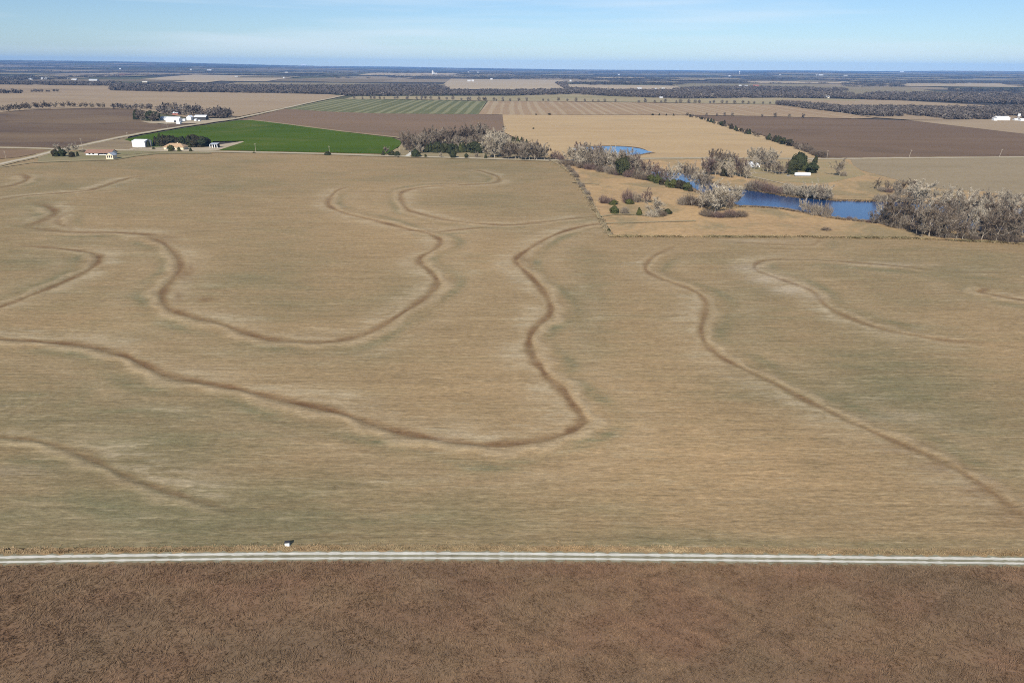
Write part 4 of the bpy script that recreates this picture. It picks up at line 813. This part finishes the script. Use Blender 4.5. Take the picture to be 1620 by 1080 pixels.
# fields among the far woods (each a sheet on the land)
for i, (x0, x1, ya, yb, sl, m) in enumerate([
    (690, 905, 126, 142, 2, m_farm), (900, 1110, 135, 144, 3, m_farm), (1080, 1330, 133, 140, 1.5, m_farm2), (1290, 1420, 136, 150, 2, m_farm2), (1340, 1500, 138, 148.5, 2, m_farm2),
    (200, 430, 120, 128, 3, m_farm), (0, 120, 121, 125, 1, m_farm2), (350, 560, 131.5, 135, 1, m_farm2), (560, 720, 116, 120, 1, m_farm), (120, 200, 116, 118.5, 1, m_farm),
    (270, 330, 127, 131, 1, m_farm), (700, 830, 119, 123, .6, m_farm2), (1187, 1360, 129, 132.8, 1.2, m_farm), (1430, 1620, 133, 138, 2, m_farm), (1380, 1620, 125, 128, 1, m_farm2),
    (1080, 1180, 124, 126.5, 1, m_farm2), (830, 1000, 121, 123, 1, m_farm2), (-120, 60, 116, 118, 1, m_farm2), (440, 560, 113, 114.5, 1, m_farm2), (1000, 1150, 118, 119.5, .6, m_farm2), (1240, 1420, 120.5, 122.5, .6, m_farm2), (1480, 1640, 119, 120.5, .6, m_farm2),
    (550, 700, 134, 138, 1.4, m_farm2), (930, 1080, 129.5, 132, 1, m_farm2)]):
    drape('far_field', x0, x1, ya, yb, m, sl, 1.0 + 0.15 * i)
RS = random.Random(31)
for i in range(46):
    y = 113.2 + 14 * RS.random() ** 1.6; x = RS.uniform(-60, 1660); w = RS.uniform(30, 130); y += 12 * (x - 810) / 1620 * .5 - (4 if x < 350 else 0)
    drape('far_field', x - w / 2, x + w / 2, y, y + RS.uniform(.35, .9) * (1 + (y - 112) / 10), RS.choice((m_farm, m_farm2, m_farm2)), RS.uniform(-.3, .6), 5.0 + .12 * i)
def far_woods():
    rng = np.random.default_rng(8); V = []
    n = 30000; r = np.exp(rng.uniform(np.log(4700), np.log(27500), n)); az = rng.uniform(-0.95, 0.95, n); x, y = r * np.sin(az), r * np.cos(az)
    d = value_noise(x + 40000, y * 1.0 + 9000, 1500, 1) * .55 + value_noise(x + 5e4, y + 4e4, 480, 2) * .45
    thr = np.interp(r, [4700, 7000, 12000, 27000], [.56, .52, .46, .40]); ok = d > thr; x, y, r = x[ok], y[ok], r[ok]
    # leave the far fields open
    px, py = topx(x, y, hgt(x, y))
    keep = np.ones(len(x), bool)
    for x0, x1, a, b in ((690, 905, 126, 141), (900, 1110, 135, 143), (1080, 1330, 133, 139), (1290, 1500, 138, 149), (200, 430, 120.5, 128), (1187, 1360, 129, 132.5), (1430, 1620, 133, 138), (350, 560, 132, 134.6), (560, 720, 116.5, 119.8)):
        keep &= ~((px > x0) & (px < x1) & (py > a) & (py < b))
    x, y, r = x[keep], y[keep], r[keep]
    wood('far_woods', x, y, r * .0085 * rng.uniform(.6, 1.5, len(x)), rng.uniform(7, 13, len(x)), m_wood_far, 'hazy blue woods scattered to the horizon', rng, 40, .06)
far_woods()
A_ = np.array(DISTANT); wood('distant_trees', A_[:, 0], A_[:, 1], A_[:, 2], A_[:, 3], m_wood, 'small distant trees in thin lines between the far fields', np.random.default_rng(5), 130, .15)

# ------------------------------------------------------------------ buildings
def building(name, label, cat, px, py, wpx, hpx, depth, wall, roof, rise=.35, ridge='x', rz=0.0, doors=(), windows=(), eave=.4, group=None, hip=0.0, chimney=False, base=True):
    """gabled building; (px, py) is the middle of its front foot, wpx and hpx its front in photo pixels"""
    p = at(px, py); k = mpp(p); w, h = wpx * k, hpx * k; dark = M['glass']
    o = thing(name, label, cat, p, rz, group); rh = rise * h
    wb = MB(); x0, x1, y0, y1 = -w / 2, w / 2, 0, depth; wh = h - rh
    a, b, c, d = (x0, y0), (x1, y0), (x1, y1), (x0, y1)
    for q in ((a, b), (b, c), (c, d), (d, a)): wb.poly([(q[0][0], q[0][1], 0), (q[1][0], q[1][1], 0), (q[1][0], q[1][1], wh), (q[0][0], q[0][1], wh)])
    rb = MB(); e = eave; t = .25; ym = depth / 2
    if ridge == 'x':
        hx = hip * w / 2
        if not hip:
            for x in (x0, x1): wb.poly([(x, y0, wh), (x, y1, wh), (x, ym, h - .02)])
        for lift in (0, t):
            rb.poly([(x0 - e, y0 - e, wh + lift), (x1 + e, y0 - e, wh + lift), (x1 + e - hx, ym, h + lift), (x0 - e + hx, ym, h + lift)])
            rb.poly([(x1 + e, y1 + e, wh + lift), (x0 - e, y1 + e, wh + lift), (x0 - e + hx, ym, h + lift), (x1 + e - hx, ym, h + lift)])
            if hip:
                rb.poly([(x1 + e, y0 - e, wh + lift), (x1 + e, y1 + e, wh + lift), (x1 + e - hx, ym, h + lift)]); rb.poly([(x0 - e, y1 + e, wh + lift), (x0 - e, y0 - e, wh + lift), (x0 - e + hx, ym, h + lift)])
        rb.poly([(x0 - e, y0 - e, wh), (x1 + e, y0 - e, wh), (x1 + e, y0 - e, wh + t), (x0 - e, y0 - e, wh + t)])
    else:
        for y in (y0, y1): wb.poly([(x0, y, wh), (x1, y, wh), (0, y, h - .02)])
        for lift in (0, t):
            rb.poly([(x0 - e, y0 - e, wh + lift), (0, y0 - e, h + lift), (0, y1 + e, h + lift), (x0 - e, y1 + e, wh + lift)])
            rb.poly([(0, y0 - e, h + lift), (x1 + e, y0 - e, wh + lift), (x1 + e, y1 + e, wh + lift), (0, y1 + e, h + lift)])
        for s in (x0 - e, x1 + e): rb.poly([(s, y0 - e, wh), (0, y0 - e, h), (0, y0 - e, h + t), (s, y0 - e, wh + t)])
    wb.build('wall', wall, o); rf = rb.build('roof', roof, o)
    if chimney: MB().box(w * .1, w * .1 + 1, ym - .5, ym + .5, h - .3, h + 1.2).build('chimney', M['cream'], rf)
    for (u, dw, dh) in doors: MB().box(x0 + u * w - dw / 2, x0 + u * w + dw / 2, -.06, .1, 0, dh).build('door', M['dark'], o)
    for (u, z0, ww, wh2) in windows:
        f = MB().box(x0 + u * w - ww / 2, x0 + u * w + ww / 2, -.05, .1, z0, z0 + wh2).build('window', M['glass'], o)
        MB().box(x0 + u * w - ww / 2 - .12, x0 + u * w + ww / 2 + .12, -.09, .05, z0 - .15, z0 - .003).build('sill', M['white_wall'], f)
    return o
WW, WR = M['white_wall'], M['white_roof']
building('ranch_house', 'long low white house with brown shingled roof near the crossroads', 'house', 156, 246, 40, 8, 14, WW, M['brown_roof'], .55, doors=((.5, 1.6, 2.4),), windows=((.15, 1.2, 2.5, 1.4), (.3, 1.2, 2.5, 1.4), (.62, 1.2, 6, 1.6), (.8, 1.2, 5, 1.6)), eave=1.2)
building('lawn_house', 'small cream gabled house with dark windows on the crop edge', 'house', 174, 252.5, 11, 10, 9, M['cream'], M['grey_roof'], .4, 'y', windows=((.22, 2, 1.4, 2.6), (.5, 2, 1.4, 3), (.78, 2, 1.4, 2.6)))
building('storage_shed', 'white metal shed with bright roof left of the windbreak', 'shed', 220, 233.6, 20, 11.5, 20, WW, WR, .18, windows=(), doors=((.3, 5, 4.5),) if False else ())
building('tan_house', 'cream house with tan hipped roof before the dark windbreak', 'house', 275, 237.5, 31, 9.5, 14, M['cream'], M['tan_roof'], .52, hip=.55, doors=((.55, 1.4, 2.4),), windows=((.18, 1.2, 2.6, 1.6), (.42, 1.2, 3, 1.6), (.72, 1.2, 3.4, 1.6)), eave=1.0, chimney=True)
building('white_barn', 'long bright white barn in front at the white farm', 'barn', 273, 194, 21, 8, 16, WW, WR, .4, doors=((.7, 5, 4),), group='barns of the white farm')
building('white_barn', 'low grey-roofed barn at the left of the white farm', 'barn', 259, 190.5, 11, 5, 14, WW, M['grey_roof'], .5, group='barns of the white farm')
building('white_barn', 'white barn standing mid-yard between the white farm sheds', 'barn', 299, 191, 7, 7.5, 14, WW, WR, .35, 'y', group='barns of the white farm')
building('machine_shed', 'dark fronted machine shed with white roof at the white farm', 'shed', 317, 190.5, 18, 7.5, 14, M['dark'], WR, .35, doors=((.3, 6, 4.5), (.7, 6, 4.5)), group='barns of the white farm')
building('white_barn', 'white-roofed barn half hidden in the trees behind the white farm', 'barn', 278, 182, 10, 4.5, 12, M['red'], WR, .45, group='barns of the white farm')
building('white_shed', 'small white shed by the front barn at the white farm', 'shed', 291, 192, 4, 3.4, 6, WW, WR, .3); building('white_shed', 'small white shed below the dark machine shed', 'shed', 309, 191.8, 3.4, 3.4, 6, WW, WR, .3, 'y')
building('white_shed', 'little white shed furthest along toward the crossroads at the white farm', 'shed', 315, 192.3, 2.6, 2, 5, WW, WR, .3)
building('white_shed', 'flat white shed on the pale yard at the white farm corner', 'shed', 282, 196.2, 6, 2.8, 7, WW, WR, .3)
def silo(label, px, py, wpx, hpx, mat=WW, grp=None):
    p = at(px, py); k = mpp(p); r, h = wpx * k / 2, hpx * k; o = thing('grain_silo', label, 'silo', p, 0, grp)
    MB().cyl(0, 0, 0, h * .85, r, 18).build('body', mat, o); MB().cyl(0, 0, h * .85, h, r * 1.03, 18, r * .12).build('roof', WR, o); return o
silo('small white silo at the left edge of the white farm', 251.5, 187.5, 2.6, 5)
def open_shed():
    p = at(338, 234.5); k = mpp(p); w, h, d = 12 * k, 7 * k, 9; o = thing('open_shed', 'grey-roofed open shed on white posts right of the windbreak', 'shed', p)
    r = MB(); r.poly([(-w / 2, -.6, h * .8), (w / 2, -.6, h * .8), (w / 2, d, h), (-w / 2, d, h)]); r.poly([(-w / 2, -.6, h * .8 + .2), (w / 2, -.6, h * .8 + .2), (w / 2, d, h + .2), (-w / 2, d, h + .2)])
    r.poly([(-w / 2, -.6, h * .8), (w / 2, -.6, h * .8), (w / 2, -.6, h * .8 + .2), (-w / 2, -.6, h * .8 + .2)]).build('roof', M['grey_roof'], o)
    for i in range(4): MB().box(-w / 2 + w * i / 3.2, -w / 2 + w * i / 3.2 + .8, 0, .5, 0, h * .8).build('post', WW, o)
    MB().box(-w / 2, w / 2, d - .4, d - .2, 0, h * .97).build('wall', M['dark'], o)
open_shed()
# farmhouse at the creek
building('farmhouse', 'white farmhouse half hidden by pale trees at the creek farm', 'house', 1188, 265.5, 12, 8, 9, WW, WR, .45, doors=((.5, 1.2, 2.2),), windows=((.25, 1, 1.2, 1.6), (.75, 1, 1.2, 1.6)))
building('farm_garage', 'small white garage right of the creek farmhouse', 'garage', 1198.5, 265.5, 6.5, 6.5, 7, WW, WR, .4, 'y', doors=((.5, 2.6, 2.3),))
def trailer():
    p = at(1269, 279.3); k = mpp(p); w = 24 * k; o = thing('semi_trailer', 'long white box trailer parked before the cedars at the creek farm', 'trailer', p)
    MB().box(-w / 2, w / 2, -1.3, 1.3, 1.15, 4.05).build('body', WW, o)
    MB().box(-w / 2 + .3, w / 2 - .1, -1.1, 1.1, .85, 1.147).build('chassis', M['dark'], o)
    for x in (w / 2 - 2.2, w / 2 - 3.6):
        for s in (-1.05, 1.05): MB().tube((x, s - .2, .5), (x, s + .2, .5), .5, .5, 14).build('wheel', M['rubber'], o)
    for s in (-.8, .8): MB().box(-w / 2 + 2.5, -w / 2 + 2.7, s - .1, s + .1, 0, .85).build('landing_leg', M['dark'], o)
trailer()
def car(label, px, py, rz, mat):
    p = at(px, py); o = thing('parked_car', label, 'car', p, rz, 'cars at the creek farm')
    b = MB(); prof = [(-2.2, .35), (2.2, .35), (2.25, .8), (1.2, .95), (-2.2, 1.0)]
    for s in (-.9, .9): b.poly([(x, s, z) for x, z in prof])
    for i in range(5): (xa, za), (xb, zb) = prof[i], prof[(i + 1) % 5]; b.poly([(xa, -.9, za), (xb, -.9, zb), (xb, .9, zb), (xa, .9, za)])
    b.build('body', mat, o); c = MB(); q = [(-1.7, .97), (1.1, .93), (.4, 1.5), (-1.2, 1.52)]
    for s in (-.8, .8): c.poly([(x, s, z) for x, z in q])
    for i in range(4): (xa, za), (xb, zb) = q[i], q[(i + 1) % 4]; c.poly([(xa, -.8, za), (xb, -.8, zb), (xb, .8, zb), (xa, .8, za)])
    c.build('cabin', M['glass'], o)
    for x in (-1.35, 1.4):
        for s in (-.85, .85): MB().tube((x, s - .1, .34), (x, s + .1, .34), .34, .34, 12).build('wheel', M['rubber'], o)
car('pale car parked on the farm drive below the grey trees', 1236, 275, .1, plain('silver paint', (.5, .5, .5), .05, 1, .3, .5)); car('grey car parked nearest the white trailer', 1247, 278.5, .3, M['car_paint'])
# far right farm
building('white_barn', 'long white barn at the end of the pale field far right', 'barn', 1587, 190.8, 21, 6, 18, WW, WR, .4); building('white_shed', 'white lean shed left of the long far right barn', 'shed', 1575, 191.3, 5, 3.5, 9, WW, WR, .4)
building('white_shed', 'small white shed below the far right tank', 'shed', 1608, 191, 6, 3, 8, WW, WR, .3); building('white_shed', 'white shed cut by the frame at the far right farm', 'shed', 1618, 192, 7, 4, 9, WW, WR, .3)
def tank(label, px, py, wpx, hpx):
    p = at(px, py); k = mpp(p); r, h = wpx * k / 2, hpx * k; o = thing('raised_tank', label, 'tank', p)
    MB().cyl(0, 0, h * .45, h, r, 16).build('tank_body', WW, o)
    for a in range(4): MB().tube((r * .8 * math.cos(a * 1.57 + .8), r * .8 * math.sin(a * 1.57 + .8), 0), (r * .7 * math.cos(a * 1.57 + .8), r * .7 * math.sin(a * 1.57 + .8), h * .45), .4, .4, 5).build('leg', M['grey_roof'], o)
tank('white raised tank behind the far right barn', 1611, 187.5, 4, 7)
# farms among and beyond the woods: (px, py, w, h, wall, roof, name, label, category)
FAR = [
 (48, 126.4, 7, 2.2, M['far_wall'], M['far_roof'], 'white_barn', 'flat white barn leftmost above the left wood', 'barn'), (67, 126, 4, 2.6, M['far_wall'], M['far_roof'], 'white_barn', 'taller white barn, left of the pair above the left wood', 'barn'), (73.5, 126.2, 6, 2.6, M['far_wall'], M['far_roof'], 'white_barn', 'wider white barn, right of the pair above the left wood', 'barn'),
 (105, 125.2, 7, 1.6, M['far_wall'], M['far_roof'], 'white_barn', 'low white barn beyond the left wood, left of two', 'barn'), (117, 127, 8, 2.0, M['far_wall'], M['far_roof'], 'white_barn', 'broad white barn beyond the left wood, right of two', 'barn'), (147, 128, 13, 2.4, M['far_wall'], M['far_roof'], 'white_barn', 'longest white barn on the edge of the left wood', 'barn'),
 (197, 119.5, 16, 2.2, M['red'], M['brown_roof'], 'red_barn', 'long red barn on the hazy plain far left', 'barn'), (229, 130.6, 8, 1.8, M['cream'], M['far_roof'], 'farmhouse', 'pale farmhouse above the wood behind the white farm', 'house'), (190, 110, 2.6, 1.6, M['far_wall'], M['far_roof'], 'farmhouse', 'tiny white house high on the hazy left plain', 'house'),
 (302, 111.6, 2.4, 2.0, M['far_wall'], M['far_roof'], 'farmhouse', 'white speck of a house on the hazy plain', 'house'), (331, 111.8, 7, 1.7, M['far_wall'], M['far_roof'], 'white_barn', 'long pale barn on the hazy plain beside a white house', 'barn'), (374, 122.6, 5, 1.7, M['far_wall'], M['far_roof'], 'farmhouse', 'white house at the edge of a far pale field', 'house'), (449, 124.4, 2.2, 2.0, M['far_wall'], M['far_roof'], 'farmhouse', 'single white house among the far woods', 'house'), (453, 115.8, 5, 1.6, M['far_wall'], M['far_roof'], 'white_barn', 'low white barn on the hazy plain before the horizon', 'barn'),
 (480, 103.6, 8, 2.0, M['far_wall'], M['far_roof'], 'white_hall', 'large white hall standing on the horizon', 'building'),
 (609, 149.2, 6, 2.6, M['far_wall'], M['far_roof'], 'white_barn', 'left white barn of the three above the striped green field', 'barn'), (627.5, 149.3, 4, 3, M['far_wall'], M['far_roof'], 'white_barn', 'middle white barn of the three above the striped green field', 'barn'), (636, 150, 8, 2.8, M['far_wall'], M['far_roof'], 'white_barn', 'right and widest white barn above the striped green field', 'barn'),
 (742, 129.3, 5, 2.4, M['far_wall'], M['far_roof'], 'farmhouse', 'white farmhouse left on the far pale hill', 'house'), (748, 129.3, 4, 2.6, M['far_wall'], M['far_roof'], 'white_barn', 'white barn beside the house on the far pale hill', 'barn'), (777.5, 126.5, 3.4, 2.2, M['far_wall'], M['far_roof'], 'farmhouse', 'white house on the ridge behind the far pale hill', 'house'), (902.5, 129.2, 2.8, 2.4, M['far_wall'], M['far_roof'], 'farmhouse', 'white house where a wood strip climbs a far hill', 'house'),
 (741, 115.2, 2.2, 1.3, M['far_wall'], M['far_roof'], 'farmhouse', 'left of two white specks on the hazy middle plain', 'house'), (756, 115.4, 2.2, 1.3, M['far_wall'], M['far_roof'], 'farmhouse', 'right of two white specks on the hazy middle plain', 'house'), (979, 118.8, 3, 1.3, M['far_wall'], M['far_roof'], 'farmhouse', 'white speck of a house beyond the far middle woods', 'house'),
 (1011.5, 142.2, 7, 3, M['far_wall'], M['far_roof'], 'farmhouse', 'white house left at the valley farm with red barns', 'house'), (1037, 142, 4, 2.2, M['far_wall'], M['far_roof'], 'farmhouse', 'small white house in the middle of the valley farm', 'house'), (1049, 142, 4.5, 2.6, M['far_wall'], M['far_roof'], 'farmhouse', 'white house right at the valley farm', 'house'),
 (1046, 155.8, 5, 2.4, M['far_wall'], M['far_roof'], 'farmhouse', 'white house at the wood edge above the red bank', 'house'), (1171, 137.6, 4, 2.8, M['far_wall'], M['far_roof'], 'white_barn', 'tall white barn left at the red-roofed farm', 'barn'), (1180.5, 137.4, 5, 2.2, M['far_wall'], M['far_roof'], 'white_barn', 'broad white barn in the middle of the red-roofed farm', 'barn'), (1188, 138.6, 5, 1.8, M['far_wall'], M['far_roof'], 'white_barn', 'low white barn below the red roof', 'barn'), (1196, 137.6, 9, 2.8, M['far_wall'], M['red'], 'red_barn', 'long barn with red roof on the far farm', 'barn'),
 (1277.5, 142.6, 3, 3, M['far_wall'], M['far_roof'], 'farmhouse', 'white house left in the small far wood', 'house'), (1298, 143.4, 4, 2.6, M['cream'], M['far_roof'], 'farmhouse', 'yellowish house right in the small far wood', 'house'), (1309, 155.6, 6, 3.4, M['cream'], M['grey_roof'], 'farmhouse', 'cream house with grey roof at the valley wood edge', 'house'),
 (1299, 120, 7, 1.8, M['far_wall'], M['far_roof'], 'white_barn', 'long white barn on the hazy right plain', 'barn'), (1292, 120, 2, 1.3, M['far_wall'], M['far_roof'], 'farmhouse', 'tiny white house left of the long hazy barn', 'house'), (1338, 120.6, 6, 1.4, M['far_wall'], M['far_roof'], 'white_barn', 'low pale barn right of the long hazy barn', 'barn'), (1427, 114.6, 6, 1.3, M['far_wall'], M['far_roof'], 'white_barn', 'pale barn just under the right horizon', 'barn'), (1234, 119.4, 3, 1.4, M['far_wall'], M['far_roof'], 'farmhouse', 'white speck between water tower and hazy barn', 'house'), (1154, 121.4, 3, 1.5, M['far_wall'], M['far_roof'], 'farmhouse', 'white speck of a house left of the water tower', 'house'),
 (1531, 151.6, 4, 2, M['far_wall'], M['far_roof'], 'farmhouse', 'white house in the middle of the broad dark wood', 'house')]
for px, py, w, h, wm_, rm, nm, lab, cat in FAR:
    k = mpp(at(px, py)); building(nm, lab, cat, px, py, w, h, max(8, min(w * k * .5, 30)), wm_, rm, .42, eave=.5)
def elevator():
    p = at(684.5, 118); k = mpp(p); o = thing('grain_elevator', 'tall white grain elevator on the far middle plain', 'grain elevator', p)
    w, h = 2.4 * k, 6 * k; MB().box(-w / 2, w / 2, 0, w, 0, h * .8).build('tower', M['far_wall'], o); MB().box(-w * .22, w * .22, .2 * w, .8 * w, h * .8, h).build('head_house', M['far_wall'], o)
    for i in range(3): MB().cyl(w * .9 + i * w * .75, w * .5, 0, h * (.4 if i else .5), w * .34, 12).build('bin', M['far_wall'], o)
elevator()
def water_tower():
    p = at(1169.5, 118); k = mpp(p); o = thing('water_tower', 'white water tower on the hazy right plain', 'water tower', p); h = 5 * k; r = .95 * k
    MB().cyl(0, 0, 0, h * .65, r * .35, 12).build('stem', M['far_wall'], o); b = MB()
    for z0, z1, a, c in ((.55, .68, .4, .95), (.68, .8, .95, 1.05), (.8, .92, 1.05, .8), (.92, 1, .8, .15)): b.tube((0, 0, h * z0), (0, 0, h * z1), r * a, r * c, 14)
    b.build('tank_body', M['far_wall'], o)
water_tower()
# ------------------------------------------------------------------ power poles
POLES = [(240, 236.6, 15, 'tall power pole beside the white shed'), (405, 241.6, 14, 'power pole on the road before the green wheat, left one'), (521.5, 244.2, 13, 'power pole on the road before the green wheat, right one'), (633, 247, 14, 'pale power pole beside the dark roadside bushes'), (764.5, 250.6, 11, 'pale power pole left of the roadside grove'), (1308, 250.5, 12, 'power pole at the near end of the dark hedgerow'), (1437.5, 250.3, 13, 'leaning power pole before the right ploughed field, left one'), (1580.5, 249, 13, 'leaning power pole before the right ploughed field, right one'), (10, 252, 13, 'thin power pole on the far left road'), (202, 219, 9, 'thin power pole on the slanting road by the ploughed field'), (265, 203.5, 8, 'thin power pole on the slanting road below the white farm'), (131, 236.5, 17, 'tall thin power pole behind the brown-roofed house')]
for px, py, h, lab in POLES:
    p = at(px, py); k = mpp(p); hh = h * k; o = thing('power_pole', lab, 'power pole', p, RP.uniform(-.2, .2), 'power poles along the gravel roads')
    if 'leaning' in lab: o.rotation_euler = (0, RAD(9), 0)
    MB().tube((0, 0, 0), (0, 0, hh), .26, .19, 7).build('post', M['pole'], o); MB().box(-1.2, 1.2, -.08, .08, hh - .9, hh - .68).build('crossarm', M['pole'], o)
    for x in (-1, 1): MB().cyl(x, 0, hh - .68, hh - .45, .07, 6).build('insulator', M['white_wall'], o)
plant('eg', 402, 242.4, 2.2, 'small dark bush at the foot of the left wheat pole', None, 1.6); plant('eg', 519, 245.5, 6.5, 'round dark bush at the foot of the right wheat pole', None, 1.2)
plant('eb', 630, 249.3, 1.8, 'tiny dark clump on the road edge below the power pole', None, 1.6)
# ------------------------------------------------------------------ white box at the lane
def utility_box():
    p = at(454.5, 864.2); o = thing('utility_box', 'small white utility box with dark lid beside the near lane', 'utility box', p, RAD(8))
    MB().box(-.52, .52, 0, .8, .06, 1.0).build('body', M['white_wall'], o)
    MB().box(-.6, .6, -.07, .9, 1.003, 1.12).build('lid', M['dark'], o); MB().box(-.6, .6, -.08, .9, 0, .058).build('plinth', M['concrete'], o)
    d = MB().box(-.42, .42, -.03, -.002, .14, .92).build('door', M['white_wall'], o); MB().box(.28, .33, -.07, -.031, .5, .64).build('handle', M['dark'], d)
utility_box()
# ------------------------------------------------------------------ wire fence at the crop corner
def fence(label, line, n):
    P = catmull(np.array([[at(*q).x, at(*q).y] for q in line]), 10); d = np.r_[0, np.cumsum(np.hypot(*np.diff(P, axis=0).T))]
    o = thing('wire_fence', label, 'fence', (P[0][0], P[0][1], 0)); pts = []
    for i in range(n):
        q = d[-1] * i / (n - 1); x, y = np.interp(q, d, P[:, 0]) - P[0][0], np.interp(q, d, P[:, 1]) - P[0][1]; pts.append((x, y))
        MB().tube((x, y, 0), (x, y, 1.7), .09, .08, 5).build('post', M['pole'], o)
    w = MB()
    for z in (.6, 1.1, 1.55):
        for a, b in zip(pts, pts[1:]): w.tube((a[0], a[1], z), (b[0], b[1], z), .012, .012, 3)
    w.build('wire', M['dark'], o)
fence('wire fence on posts down the edge of crop and dry pasture', [(882, 256.5), (908, 277), (928, 306), (950, 344), (967, 373.5)], 60)
# ------------------------------------------------------------------ the air between here and the horizon
def haze():
    b = MB().box(-30000, 30000, -2000, 30000, -20, 330); t = bpy.data.materials.new('haze air'); t.use_nodes = True; n = t.node_tree; n.nodes.clear()
    o = n.nodes.new('ShaderNodeOutputMaterial'); v = n.nodes.new('ShaderNodeVolumePrincipled'); n.links.new(v.outputs[0], o.inputs['Volume'])
    v.inputs['Color'].default_value = (0.22, 0.50, 1.0, 1); v.inputs['Density'].default_value = HAZE_D; v.inputs['Anisotropy'].default_value = -0.22
    x = b.build('haze', t); kind(x, 'stuff')
HAZE_D = 3.0e-5
haze()
print('PLANTS', NPLANT)
